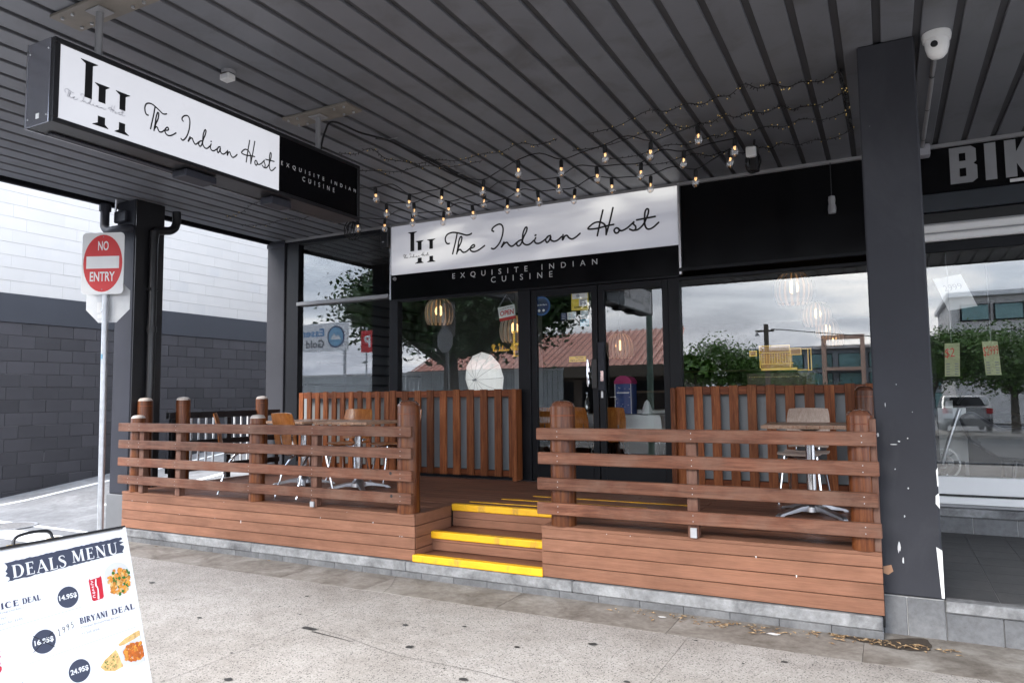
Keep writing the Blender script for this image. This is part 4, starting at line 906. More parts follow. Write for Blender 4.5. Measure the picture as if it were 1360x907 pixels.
# -- printed artwork
def serif(mb, word, u0, u1, vb, vt, w0, gap=.12, k_=1.0):
    """old-style capitals; u0..u1 width, vb baseline, vt cap line (v grows downwards)"""
    T, t_ = .15, .05
    def V(x, top=True, bot=True, wd=T, s_=.09):
        o = [([(x, 0), (x, 1)], wd)]
        if top: o.append(([(x-wd/2-s_, .98), (x+wd/2+s_, .98)], .04))
        if bot: o.append(([(x-wd/2-s_, .02), (x+wd/2+s_, .02)], .04))
        return o
    G = {
     'I': (.36, V(.18)),
     'D': (.86, V(.19)+[([(.19, .975), (.42, .975), (.64, .86), (.76, .5), (.64, .14), (.42, .025), (.19, .025)], [.05, .05, .11, .17, .11, .05, .05])]),
     'E': (.66, V(.18)+[([(.18, .975), (.58, .975)], .05), ([(.18, .52), (.48, .52)], .05), ([(.18, .025), (.6, .025)], .05), ([(.58, .99), (.58, .78)], .04), ([(.6, .01), (.62, .24)], .04), ([(.48, .62), (.48, .42)], .035)]),
     'A': (.86, [([(.10, 0), (.44, 1)], t_), ([(.42, 1), (.76, 0)], T), ([(.22, .33), (.62, .33)], t_), ([(0, .02), (.2, .02)], .04), ([(.62, .02), (.88, .02)], .04)]),
     'L': (.64, V(.18)+[([(.18, .025), (.58, .025)], .05), ([(.58, .01), (.61, .26)], .045)]),
     'S': (.60, [([(.50, .80), (.44, .94), (.28, .985), (.12, .92), (.09, .76), (.22, .60), (.40, .47), (.50, .30), (.44, .10), (.26, .015), (.12, .06), (.06, .22)], [.04, .05, .05, .08, .13, .16, .16, .13, .08, .05, .05, .04])]),
     'M': (1.10, [([(.18, 0), (.22, 1)], t_), ([(.22, 1), (.56, .06)], T), ([(.56, .02), (.88, 1)], t_), ([(.89, 1), (.93, 0)], T), ([(.06, .02), (.30, .02)], .04), ([(.80, .02), (1.06, .02)], .04), ([(.10, .98), (.26, .98)], .04), ([(.86, .98), (1.02, .98)], .04)]),
     'N': (.94, [([(.17, 0), (.17, 1)], t_), ([(.17, 1), (.76, .03)], T), ([(.77, 0), (.77, 1)], t_), ([(.04, .02), (.30, .02)], .04), ([(.64, .98), (.90, .98)], .04), ([(.04, .98), (.2, .98)], .04)]),
     'U': (.90, [([(.20, .98), (.20, .34), (.27, .10), (.46, .015), (.66, .09), (.73, .34), (.73, .98)], [T, T, .12, .07, .06, .05, .05]), ([(.06, .98), (.34, .98)], .04), ([(.62, .98), (.86, .98)], .04)]),
     'B': (.72, V(.18)+[([(.18, .975), (.42, .965), (.55, .77), (.44, .56), (.18, .53)], [.05, .06, .13, .06, .05]), ([(.18, .53), (.46, .51), (.62, .27), (.46, .04), (.18, .025)], [.05, .06, .15, .06, .05])]),
     'R': (.80, V(.18)+[([(.18, .975), (.42, .965), (.56, .76), (.44, .53), (.18, .5)], [.05, .06, .14, .06, .05]), ([(.36, .51), (.56, .2), (.76, .01)], [.12, .13, .06])]),
     'Y': (.82, [([(.08, 1), (.42, .48)], T), ([(.74, 1), (.42, .46)], t_), ([(.42, .5), (.42, 0)], T), ([(.28, .02), (.56, .02)], .04), ([(0, .98), (.2, .98)], .04), ([(.62, .98), (.84, .98)], .04)]),
     'C': (.78, [([(.68, .76), (.60, .93), (.42, .985), (.2, .85), (.11, .5), (.2, .15), (.42, .015), (.60, .08), (.70, .26)], [.03, .06, .06, .12, .17, .12, .06, .05, .03])]),
     ' ': (.40, [])}
    tot = sum(G[c_][0] for c_ in word)+gap*(len(word)-1); sx_ = (u1-u0)/tot; H = vb-vt; x = 0; k = 0
    for c_ in word:
        for pts_, wd in G[c_][1]:
            ws = wd if isinstance(wd, list) else [wd]*len(pts_)
            mb.ribbon([(u0+(x+a)*sx_, vb-b*H) for a, b in pts_], [q*(sx_+H)/2*k_ for q in ws], mf, w0+.00008*k, 4, False); k += 1
        x += G[c_][0]+gap
# brush-stroke banner
random.seed(17); up = []; dn = []; N_ = 46
for i in range(N_+1):
    u = -.432+.418*i/N_; tt = i/N_
    up.append((u, .043-.013*tt+random.uniform(-.0015, .0015))); dn.append((u, .106-.017*tt+random.uniform(-.0015, .0022)))
rag = lambda a, b, s_: [(a[0]+s_*random.uniform(-.012, .010), a[1]+(b[1]-a[1])*k/9) for k in range(1, 9)]
MB().poly(up+rag(up[-1], dn[-1], 1)+dn[::-1]+rag(dn[0], up[0], -1), mf, .001).build('brush_banner', SLATE, face, fix=False)
m_ = MB(); serif(m_, 'DEALS', -.412, -.232, .098, .056, .0018, k_=1.25); m_.build('heading', SIGNW, face, fix=False); m_ = MB(); serif(m_, 'MENU', -.212, -.036, .089, .047, .0018, k_=1.25); m_.build('heading', SIGNW, face, fix=False)
m_ = MB(); serif(m_, 'ICE', -.459, -.404, .190, .171, .001, k_=1.75); serif(m_, 'DEAL', -.392, -.335, .190, .171, .001, k_=1.75); m_.build('dish_name', NAVY, face, fix=False); m_ = MB(); serif(m_, 'BIRYANI', -.215, -.115, .305, .284, .001, k_=1.75); serif(m_, 'DEAL', -.098, -.008, .305, .285, .001, k_=1.75)
m_.build('dish_name', NAVY, face, fix=False); m_ = MB(); serif(m_, 'DEAL', -.50, -.415, .452, .433, .001, k_=1.75)
m_.build('dish_name', NAVY, face, fix=False)
m_ = MB()
def small(s_, u0, u1, vb, h): put_txt(m_, s_, lambda a, b, w_: mf(a, b, w_), u0, vb, u1, vb-h, .001, bold=.012)
small('(veg/chicken)', -.463, -.391, .2055, .009); small('ay)', -.463, -.447, .223, .009); small('teri for 3295', -.468, -.398, .239, .008)
small('Chicken Biryani/Veg Biryani', -.214, -.069, .3235, .010); small('+1 Soft drink', -.215, -.149, .3435, .010)
m_.poly([(-.60, .2555), (-.204, .2475), (-.204, .2490), (-.60, .2570)], mf, .001); m_.poly([(-.396, .3815), (-.010, .3705), (-.010, .3720), (-.396, .3830)], mf, .001)
m_.build('small_print', PALEINK, face, fix=False)
for u, v, r in ((-.243, .203, .0365), (-.342, .327, .0385), (-.241, .456, .0375)): MB().disc(u, v, r, mf, .0012, 32).build('price_roundel', SLATE, face, fix=False)
m_ = MB()
for s_, u, v in (('14.95$', -.243, .203), ('16.95$', -.342, .327), ('24.95$', -.241, .456)): put_txt(m_, s_, mf, u-.031, v+.009, u+.031, v-.011, .0018, bold=.03)
m_.build('prices', SIGNW, face, fix=False)
m_ = MB()
m_.ribbon([(-.374, .300), (-.312, .354)], .0022, mf, .0025); m_.ribbon([(-.380, .352), (-.310, .304)], .0022, mf, .0026)
for k, d_ in enumerate('1995'):
    u = -.294+k*.0155; g_ = {'1': [[(.1, .8), (.4, 1), (.4, 0)], [(.1, 0), (.7, 0)]], '9': [[(.7, .9), (.3, 1), (.1, .75), (.4, .55), (.7, .75), (.7, .9), (.65, .3), (.3, 0)]], '5': [[(.75, 1), (.2, 1), (.2, .6), (.55, .62), (.7, .3), (.45, 0), (.1, .1)]]}[d_]
    for i, s_ in enumerate(g_): m_.ribbon([(u+a*.011, .322-k*.004-b*.020) for a, b in s_], .0020, mf, .0012+.0002*i, 4, False)
m_.build('pen_marks', INK, face, fix=False)
# drinks can
m_ = MB(); m_.poly([(-.163, .165), (-.159, .157), (-.119, .154), (-.114, .162), (-.116, .232), (-.121, .238), (-.155, .240), (-.161, .234)], mf, .0012); m_.build('can_print', CANR, face, fix=False)
m_ = MB(); m_.poly([(-.159, .157), (-.119, .154), (-.121, .160), (-.157, .163)], mf, .0018); m_.ribbon([(-.136, .165), (-.139, .185), (-.134, .20), (-.137, .234)], [.004, .006, .004, .007], mf, .0016)
for pts_ in ([(-.147, .228), (-.155, .226), (-.154, .220), (-.147, .219)], [(-.150, .214), (-.155, .210), (-.150, .207), (-.147, .211), (-.150, .214)], [(-.148, .203), (-.155, .200), (-.149, .197)], [(-.148, .193), (-.155, .190), (-.148, .187)], [(-.147, .182), (-.156, .180), (-.154, .174), (-.147, .173)], [(-.149, .170), (-.155, .167)]):
    m_.ribbon(pts_, .0022, mf, .0017, 4, False)
m_.build('can_script', SIGNW, face, fix=False)
random.seed(23)
def heap(cu, cv, ru, rv, n, mats, names, smin=.004, smax=.010):
    ms = [MB() for _ in mats]
    for i in range(n):
        a = random.random()*6.28; q = math.sqrt(random.random()); u = cu+ru*q*math.cos(a); v = cv+rv*q*math.sin(a)
        if u > -.003: continue
        k = random.choices(range(len(mats)), [.62, .25, .13][:len(mats)])[0]; r = random.uniform(smin, smax); b0 = random.random()*6
        ms[k].poly([(min(-.002, u+r*math.cos(b0+6.28*j/7)*random.uniform(.6, 1.2)), v+r*math.sin(b0+6.28*j/7)*random.uniform(.6, 1.1)) for j in range(7)], mf, .0016+.00002*i)
    for mb_, mt, nm in zip(ms, mats, names): mb_.build(nm, mt, face, fix=False)
pw2 = plain('pale_plate_print', (.66, .66, .68), .5)
MB().disc(-.053, .165, .050, mf, .0009, 28, .045).build('plate_print', pw2, face, fix=False)
heap(-.052, .193, .042, .048, 150, [CURRY, NAAN, HERB], ['curry_print', 'curry_print', 'herb_print'])
heap(-.025, .175, .018, .022, 30, [HERB], ['herb_print'])
heap(-.50, .34, .024, .04, 60, [CANR, plain('plum_print', (.2, .02, .08), .5)], ['drink_print', 'drink_print'])
m_ = MB(); m_.poly([(-.092, .412), (-.06, .398), (-.02, .388), (-.003, .386), (-.003, .405), (-.03, .412), (-.07, .420), (-.088, .420)], mf, .0012); m_.poly([(-.169, .468), (-.15, .450), (-.104, .427), (-.095, .45), (-.085, .492), (-.12, .498), (-.155, .486)], mf, .0012); m_.build('naan_print', NAAN, face, fix=False)
heap(-.125, .465, .03, .022, 26, [HERB], ['herb_print'], .0015, .003)
MB().poly([(-.097, .445), (-.05, .418), (-.003, .405), (-.003, .498), (-.03, .506), (-.065, .500), (-.09, .48)], mf, .0013).build('bowl_print', pw2, face, fix=False)
heap(-.035, .455, .042, .030, 120, [CURRY2, CURRY], ['curry_print', 'curry_print'])
for i, (v, c_) in enumerate(((.56, SLATE), (.70, SLATE))):
    MB().disc(-.342+.1*i, v, .0375, mf, .0012, 32).build('price_roundel', c_, face, fix=False)

# ================================================================== SECURITY CAMERA
sc_ = thing('security_camera', 'white dome security camera on the awning ceiling beside the pier', 'camera', (.39, 5.40, S))
MB().lathe([(.0, -.001), (.085, -.001), (.088, -.02), (.083, -.05), (.07, -.055)], (.39, 5.40, S), 24).build('base', WHITEP, sc_, smooth=True)
MB().lathe([(.074, -.052), (.070, -.10), (.058, -.145), (.036, -.17), (0, -.178)], (.39, 5.39, S), 24).build('eyeball', WHITEP, sc_, smooth='all')
MB().lathe([(.022, 0), (.020, -.010), (0, -.012)], (.37, 5.322, S-.10), 12, 'y').build('lens', BLACKM, sc_)
cd = thing('conduit', 'grey cable conduit clipped to the awning from the camera to the facade', 'conduit', (.4, 6.5, S))
MB().tube([(.39, 5.45, S-.03), (.395, 6.3, S-.045), (.395, 7.78, S-.04)], .017, 10).build('tube', STEELG, cd, smooth=True)
for y in (6.0, 6.7, 7.5): MB().lathe([(.021, y), (.021, y+.02)], (.394, 0, S-.042), 10, 'y').build('clip', BLACKM, cd)
MB().box(.34, .46, 7.76, 7.90, S-.12, S-.01).build('end_box', PALEINK, cd, bevel=.01)
# ================================================================== FESTOON STRINGS
S1 = [(-5.3, 6.0), (-4.852, 6.134), (-4.687, 6.525), (-4.279, 6.564), (-3.708, 6.49), (-3.094, 6.109), (-2.719, 6.294), (-2.202, 6.109), (-1.811, 6.235), (-1.339, 6.045)]
S2 = [(-5.16, 6.729), (-4.859, 6.862), (-4.471, 7.006), (-3.939, 6.917), (-3.411, 6.723), (-2.976, 6.812), (-2.492, 6.67), (-2.07, 6.769), (-1.605, 6.614), (-1.119, 6.51)]
S3 = [(-5.941, 7.147), (-5.617, 7.287), (-5.149, 7.239), (-4.786, 7.383), (-4.313, 7.297), (-3.824, 7.261), (-3.374, 7.151), (-2.986, 7.267), (-2.487, 7.09), (-2.112, 7.24), (-1.646, 7.264), (-1.215, 6.809)]
random.seed(41)
def socket_proto():
    s_ = MB().lathe([(.006, .075), (.014, .07), (.02, .06), (.02, .0), (.017, -.004)], (0, 0, 0), 12).build('lamp_socket', CABLE)
    b = MB().lathe([(.016, -.004), (.026, -.020), (.037, -.045), (.039, -.064), (.032, -.088), (.016, -.104), (0, -.108)], (0, 0, 0), 14).build('bulb', BULBG, s_, smooth='all')
    f = MB().tube(smoothpath([(-.006, 0, -.006), (-.008, .003, -.022), (.0, -.004, -.036), (.008, .003, -.022), (.006, 0, -.006)], 4), .0042, 6).build('filament', FILA, s_, smooth=True)
    return s_
sock = socket_proto(); used = [False]
def festoon(P, label, ext=()):
    t = thing('festoon_string', label, 'string lights', (P[4][0], P[4][1], S), 'festoon strings under the awning')
    path = []
    for i, (x, y) in enumerate(P):
        z = 3.79+random.uniform(-.012, .012)
        path.append((x, y, z))
        if i < len(P)-1:
            nx, ny = P[i+1]; path.append(((x+nx)/2, (y+ny)/2, 3.80+(.055 if i % 2 else -.01)))
    path = list(ext)+path
    MB().tube(smoothpath(path, 4), .0055, 5).build('cable', CABLE, t)
    for x, y in P:
        if not used[0]: o = sock; used[0] = True; o.parent = t
        else: o = copy_tree(sock, t)
        o.location = (x-t.location.x, y-t.location.y, 3.715-t.location.z)
        o.rotation_euler = (random.uniform(-.12, .12), random.uniform(-.12, .12), random.random()*6)
festoon(S1, 'festoon bulb string nearest the street under the awning')
festoon(S2, 'middle festoon bulb string under the awning')
festoon(S3, 'festoon bulb string closest to the facade sign')
# knots of spare cable
def tangle(label, c_, r, n, plug=False):
    t = thing('cable_tangle', label, 'cable', c_); random.seed(int(abs(c_[0])*100))
    for k in range(n):
        ax = random.uniform(0, 3.14); rr = r*random.uniform(.5, 1); pts = []
        for i in range(13):
            a = i*6.283/12; pts.append((c_[0]+rr*math.cos(a)*math.cos(ax), c_[1]+rr*math.cos(a)*math.sin(ax)+.02*random.random(), c_[2]-.03*k/n+rr*1.25*math.sin(a)))
        MB().tube(smoothpath(pts, 3), .006, 5).build('loop', CABLE, t)
    MB().tube([(c_[0], c_[1], c_[2]), (c_[0]+.02, c_[1], S-.01)], .01, 6).build('hook', CABLE, t)
    if plug:
        MB().box(c_[0]-.05, c_[0]+.04, c_[1]-.09, c_[1]-.03, c_[2]+.02, c_[2]+.12).build('power_plug', WHITEP, t, bevel=.012)
        MB().box(c_[0]-.03, c_[0]+.05, c_[1]-.04, c_[1]+.06, c_[2]-.10, c_[2]+.14).build('adaptor', BLACKM, t, bevel=.012)
tangle('knot of black cable and white plug under the awning right of the sign', (-1.02, 6.86, 3.66), .085, 6, True)
tangle('knot of black cable under the awning near the corner column', (-6.12, 7.25, 3.70), .11, 6)
# ------------------------------------------------------------------ fairy lights
FA = [[(-2.3, 5.95), (-1.674, 5.703), (-1.347, 5.713), (-1.112, 5.702), (-.871, 5.559), (-.681, 5.656), (-.473, 5.729), (-.226, 5.684)],
      [(-2.6, 6.3), (-1.815, 6.166), (-1.594, 6.118), (-1.357, 6.195), (-1.135, 6.104), (-.929, 6.142), (-.673, 6.135), (-.531, 6.238), (-.228, 6.124)],
      [(-2.4, 6.7), (-1.763, 6.597), (-1.327, 6.558), (-1.129, 6.491), (-.855, 6.558), (-.56, 6.53), (-.203, 6.546)],
      [(-2.2, 7.05), (-1.595, 6.962), (-1.313, 7.051), (-.972, 7.107), (-.798, 7.073), (-.512, 7.138), (-.182, 7.02)],
      [(-.203, 5.657), (-.196, 6.1), (-.19, 6.6), (-.182, 7.02)],
      [(-4.6, 5.25), (-4.256, 5.3), (-4.236, 5.724), (-3.896, 5.889), (-3.413, 5.955), (-2.958, 5.872), (-2.601, 5.935)],
      [(-5.2, 5.45), (-4.888, 5.4), (-4.629, 5.864), (-4.135, 5.972), (-3.514, 6.131)],
      [(-7.55, 6.455), (-6.652, 6.125), (-5.996, 6.197), (-5.442, 6.09)], [(-7.71, 6.843), (-6.938, 6.902), (-6.406, 6.891), (-5.6, 6.7)]]
FL = ['fairy light strand nearest the street, beside the pier', 'second fairy light strand from the street, beside the pier', 'third fairy light strand from the street, beside the pier', 'fairy light strand nearest the black upper panel', 'fairy light bundle running along the rib next to the pier', 'fairy light strand crossing the awning in front of the facade sign', 'fairy light strand starting behind the light box', 'fairy light strand over the lane end, farther from the facade', 'fairy light strand over the lane end, nearer the facade']
random.seed(43)
for P, lbl in zip(FA, FL):
    t = thing('fairy_light_strand', lbl, 'fairy lights', (P[1][0], P[1][1], S), 'fairy light strands under the awning')
    pts = []
    for i, (x, y) in enumerate(P):
        pts.append((x, y, S-.012))
        if i < len(P)-1: nx, ny = P[i+1]; pts.append(((x+nx)/2, (y+ny)/2, S-.045))
    pth = smoothpath(pts, 6)
    MB().tube(pth, .009 if 'bundle' in lbl else .0034, 4).build('wire', CABLE, t)
    st_ = MB(); le = MB()
    for i in range(0, len(pth)-1):
        for q in ((.15, .3, .5, .65, .8, .95) if 'bundle' in lbl else (.5,)):
            x, y, z = (a+(b-a)*q for a, b in zip(pth[i], pth[i+1])); dx, dy = random.uniform(-.018, .018), random.uniform(-.018, .018); dz = random.choice([-.02, .012])
            st_.tube([(x, y, z), (x+dx, y+dy, z+dz)], .0032, 4)
            if random.random() < (.10 if 'bundle' in lbl else .26): le.box(x+dx-.0034, x+dx+.0034, y+dy-.0034, y+dy+.0034, z+dz-.004, z+dz+.003)
    tag(st_.build('led_holders', CABLE, t), kind='stuff'); tag(le.build('leds', LED, t), kind='stuff')
# ================================================================== INSIDE THE RESTAURANT
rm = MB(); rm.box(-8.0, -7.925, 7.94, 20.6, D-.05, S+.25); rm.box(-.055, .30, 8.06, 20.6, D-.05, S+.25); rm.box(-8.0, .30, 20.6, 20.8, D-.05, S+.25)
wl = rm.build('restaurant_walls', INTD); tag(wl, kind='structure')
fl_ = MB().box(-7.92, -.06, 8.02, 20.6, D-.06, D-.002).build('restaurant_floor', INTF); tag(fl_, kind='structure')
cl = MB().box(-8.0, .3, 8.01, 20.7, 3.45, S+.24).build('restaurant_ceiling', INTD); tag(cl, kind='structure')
sw = thing('side_lining', 'grey interior side wall with black horizontal battens behind the corner window', 'wall', (-7.9, 10, D))
MB().box(-7.92, -7.86, 8.1, 12.4, D, 3.3).build('lining', CREAM, sw)
random.seed(51)
for i in range(11):
    z = 1.35+i*.17; MB().box(-7.858, -7.78, 8.2+random.choice([0, .3, .9]), random.choice([10.2, 11.2, 12.3]), z, z+.035).build('batten', BLACKM, sw)
pt_ = thing('inner_partition', 'grey partition wall with a pale pilaster inside the left window', 'wall', (-6.5, 11.6, D))
MB().box(-7.8, -5.95, 11.6, 11.75, D, 3.4).build('wall', CREAM, pt_); MB().box(-5.95, -5.55, 11.5, 11.85, D, 3.4).build('pilaster', plain('pilaster_grey', (.40, .41, .42), .8), pt_)
# pendants
def make_pendant():
    t = thing('slatted_pendant', 'x', 'lamp')
    n = 18; r0, h = .225, .40
    prof = [(.06, .40), (.13, .385), (.20, .30), (.225, .18), (.215, .07), (.185, .0)]
    P = smoothpath(prof, 3); vs = []; f = []
    for i, (r, z) in enumerate(P):
        for a in (-.105, .105):
            for dr in (0, .004): vs.append(((r-dr)*math.cos(a), (r-dr)*math.sin(a), z))
    for i in range(len(P)-1):
        o = i*4; f += [(o, o+2, o+6, o+4), (o+1, o+5, o+7, o+3), (o, o+4, o+5, o+1), (o+2, o+3, o+7, o+6)]
    sl = MB().add(vs, f).build('slat', PENDW, t, smooth=True)
    for k in range(1, n): place(sl, t, (0, 0, 0), k*2*math.pi/n)
    MB().lathe([(.07, .40), (.05, .43), (.02, .44)], (0, 0, 0), 14).build('top_cap', BLACKM, t)
    MB().tube([(0, 0, .44), (0, 0, 1.1)], .006, 6).build('flex', CABLE, t)
    MB().lathe([(.0, .12), (.055, .15), (.07, .20), (.05, .26), (.02, .29), (0, .29)], (0, 0, 0), 14).build('bulb', WARM, t, smooth=True)
    return t
pd = make_pendant(); GP = 'slatted pendant lamps inside the restaurant'
spots = [(-1.0, 9.6, 2.62, 'large slatted pendant lamp nearest the glass in the right window'), (-1.0, 13, 2.62, 'second slatted pendant lamp from the glass in the right window'), (-1.05, 16, 2.62, 'third slatted pendant lamp from the glass in the right window'), (-1.1, 18.8, 2.62, 'farthest slatted pendant lamp in the right window'),
         (-6.1, 9.28, 2.62, 'slatted pendant lamp in the window left of the doors'), (-4.88, 9.45, 2.30, 'lower slatted pendant lamp behind the OPEN sign'), (-3.85, 11.2, 2.1, 'slatted pendant lamp deep inside behind the right door')]
for i, (x, y, z, l_) in enumerate(spots):
    o = pd if i == 0 else copy_tree(pd); o.location = (x, y, z); tag(o, l_, group=GP)
# dining tables under linen
def linen_table(x, y, w_, d_, label):
    t = thing('linen_table', label, 'table', (x, y, D)); h = .76
    top = MB(); vs = []; n = 40; ring = []
    for lvl, (e_, z) in enumerate(((.0, h), (.01, h-.01), (.02, h-.12), (.035, h-.26))):
        for i in range(n):
            a = i/n*4; k = int(a); u = a-k
            cx, cy = [(-1+2*u, -1), (1, -1+2*u), (1-2*u, 1), (-1, 1-2*u)][k]
            wv = math.sin(i*2.1)*.02*lvl/3; vs.append((x+cx*(w_/2+e_+wv), y+cy*(d_/2+e_+wv), D+z-(.05*math.sin(i*.785)*lvl/3)))
    f = [tuple(range(n))]+[(l*n+i, (l+1)*n+i, (l+1)*n+(i+1) % n, l*n+(i+1) % n) for l in range(3) for i in range(n)]
    top.add(vs, f); top.build('tablecloth', LINEN, t, smooth=True)
    for sx_ in (-1, 1):
        for sy_ in (-1, 1): MB().box(x+sx_*(w_/2-.06)-.02, x+sx_*(w_/2-.06)+.02, y+sy_*(d_/2-.06)-.02, y+sy_*(d_/2-.06)+.02, D, D+h-.02).build('leg', BLACKM, t)
    return t
linen_table(-3.75, 9.0, .9, .8, 'white clothed dining table just inside the left door')
linen_table(-2.85, 9.0, .75, .75, 'white clothed dining table just inside the right door')
linen_table(-3.7, 11.6, 1.2, .8, 'white clothed dining table deep inside the left door')
linen_table(-1.2, 10.4, .9, .9, 'white clothed dining table behind the right slatted screen')
GI = 'chairs inside the restaurant'
for x, y, rz, l_ in ((-4.05, 8.5, 200, 'chair inside the left door, left of the white cloth'), (-3.35, 8.55, 160, 'chair inside the left door, right of the white cloth'), (-3.0, 8.42, 190, 'chair just inside the right door'), (-2.45, 9.1, 270, 'chair beside the clothed table inside the right door')):
    o = copy_tree(ch); set_at(o, x, y, rz, l_, GI, D-.002)
for k, (x, y, l_) in enumerate(((-3.55, 8.95, 'left clear glass bottle on the white cloth inside the left door'), (-3.42, 9.05, 'right clear glass bottle on the white cloth inside the left door'), (-3.95, 11.5, 'clear bottle on the clothed table deep inside'))):
    t = thing('glass_bottle', l_, 'bottle', (x, y, D+.765)); MB().lathe([(0, 0), (.035, 0), (.037, .02), (.037, .15), (.015, .20), (.013, .26), (.015, .265)], (x, y, D+.765), 14).build('body', BULBG, t, smooth=True); MB().lathe([(.016, .262), (.016, .285), (0, .285)], (x, y, D+.765), 10).build('cap', ALU, t)
# gift post box on the table
gb = thing('post_box', 'blue printed letter box with magenta lid inside the right door', 'box', (-2.97, 8.83, D+.765))
MB().box(-3.08, -2.86, 8.72, 8.94, D+.768, D+1.15).build('body', plain('print_blue', (.02, .06, .24), .5), gb, bevel=.004)
MB().prism([(-.115, 0), (.115, 0), (.115, .03), (.08, .08), (.03, .10), (-.03, .10), (-.08, .08), (-.115, .03)], lambda u, v, w_: (-2.97+u, 8.715+w_, D+1.152+v), .23).build('lid', plain('magenta', (.42, .01, .13), .5), gb)
m_ = MB(); random.seed(5)
for i in range(16): m_.disc(random.uniform(-3.06, -2.88), D+random.uniform(.82, 1.12), random.uniform(.003, .006), lambda u, v, w_: (u, 8.7185, v), 0, 6)
m_.poly([(-3.05, D+1.03), (-2.89, D+1.03), (-2.89, D+1.045), (-3.05, D+1.045)], lambda u, v, w_: (u, 8.718, v)); m_.build('printed_stars', SIGNW, gb, fix=False)
for x in (-3.078, -2.868): MB().box(x, x+.008, 8.716, 8.7175, D+.77, D+1.15).build('edge_stripe', SIGNW, gb)
nap = thing('folded_napkin', 'white folded napkin standing beside the blue letter box', 'napkin', (-2.72, 8.85, D+.765))
MB().lathe([(.07, 0), (.055, .08), (.03, .15), (.0, .18)], (-2.70, 8.85, D+.768), 7).build('cloth', LINEN, nap)
# dark service counter at the back
bc = thing('bar_counter', 'dark timber bar counter at the back of the dining room', 'counter', (-3.5, 16, D))
MB().box(-5.2, -1.9, 15.6, 16.3, D, D+1.05).build('body', INTF, bc); MB().box(-5.3, -1.8, 15.5, 16.35, D+1.052, D+1.1).build('top', PLYX, bc)
MB().box(-5.2, -1.9, 19.9, 20.5, 1.6, 1.64).build('shelf', PLYX, bc); MB().box(-5.2, -1.9, 19.9, 20.5, 2.1, 2.14).build('shelf', PLYX, bc)
# white umbrella behind the glass, its cloth made to emit
um = thing('glowing_umbrella', 'white umbrella with glow put into its cloth behind the window left of the doors', 'lamp', (-4.72, 8.4, 1.5))
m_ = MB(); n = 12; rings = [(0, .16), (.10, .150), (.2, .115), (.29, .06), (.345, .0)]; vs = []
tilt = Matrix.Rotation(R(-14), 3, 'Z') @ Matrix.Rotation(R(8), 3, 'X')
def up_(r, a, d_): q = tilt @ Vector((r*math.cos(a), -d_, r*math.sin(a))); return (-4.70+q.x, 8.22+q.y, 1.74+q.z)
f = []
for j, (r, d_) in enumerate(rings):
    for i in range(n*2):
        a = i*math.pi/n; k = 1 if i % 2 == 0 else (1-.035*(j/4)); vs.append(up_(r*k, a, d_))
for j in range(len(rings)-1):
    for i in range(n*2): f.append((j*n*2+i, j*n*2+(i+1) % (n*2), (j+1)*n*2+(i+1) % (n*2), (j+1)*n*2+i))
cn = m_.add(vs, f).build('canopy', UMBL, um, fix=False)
for i in range(n): MB().tube([up_(r, i*2*math.pi/n, d_+.003) for r, d_ in rings], .0022, 4).build('rib', STEELG, um)
m_ = MB().tube([up_(0, 0, .15), up_(0, 0, .215)], .013, 10); m_.lathe([(.02, 0), (.02, .01)], up_(0, 0, .155), 12, 'y'); m_.build('ferrule', STEELG, um)
# glass stickers and hanging signs
def sticker(name, label, cat, pts, mat, y=YG+.014, extra=()):
    t = thing(name, label, cat, (pts[0][0], y, pts[0][1])); fn = lambda u, v, w_: (u, y-w_, v)
    MB().prism(pts, fn, .001).build('backing', mat, t)
    for nm, mt, fnc in extra:
        m_ = MB(); fnc(m_, fn); m_.build(nm, mt, t, fix=False)
    return t
circ = lambda cx, cz, r, n=32: [(cx+r*math.cos(6.2832*i/n), cz+r*math.sin(6.2832*i/n)) for i in range(n)]
rc = lambda x0, x1, z0, z1: [(x0, z0), (x1, z0), (x1, z1), (x0, z1)]
BLU = plain('sticker_blue', (.012, .085, .30), .4); DBL = plain('sticker_navy', (.006, .018, .10), .4); YLW = plain('sticker_yellow', (.80, .60, .06), .4); REDP = plain('print_red', (.60, .02, .025), .4); CYAN = plain('print_cyan', (.1, .35, .5), .4)
sticker('window_sticker', 'round blue sticker on the left door glass', 'sticker', circ(-3.735, 2.60, .12), BLU, YG+.010, [
    ('inner_disc', DBL, lambda m, fn: m.disc(-3.735, 2.60, .098, fn, .0016, 32)),
    ('print', SIGNW, lambda m, fn: (put_txt(m, 'Open for dine in', fn, -3.81, 2.60, -3.66, 2.625, .0022, bold=.02), m.disc(-3.765, 2.545, .018, fn, .0022, 12), m.disc(-3.705, 2.545, .016, fn, .0022, 12)))])
sticker('door_poster', 'yellow poster in the upper corner of the left door glass', 'poster', rc(-3.335, -3.115, 2.515, 2.735), YLW, YG+.010, [
    ('white_print', SIGNW, lambda m, fn: (m.poly(rc(-3.325, -3.125, 2.655, 2.73), fn, .0016), m.poly(rc(-3.235, -3.13, 2.565, 2.65), fn, .0016))),
    ('grey_print', PALEINK, lambda m, fn: (m.disc(-3.25, 2.69, .022, fn, .002, 14), m.poly(rc(-3.22, -3.14, 2.575, 2.64), fn, .002))),
    ('dark_print', INK, lambda m, fn: (put_txt(m, 'Order now', fn, -3.30, 2.545, -3.14, 2.568, .0022, bold=.02)))])
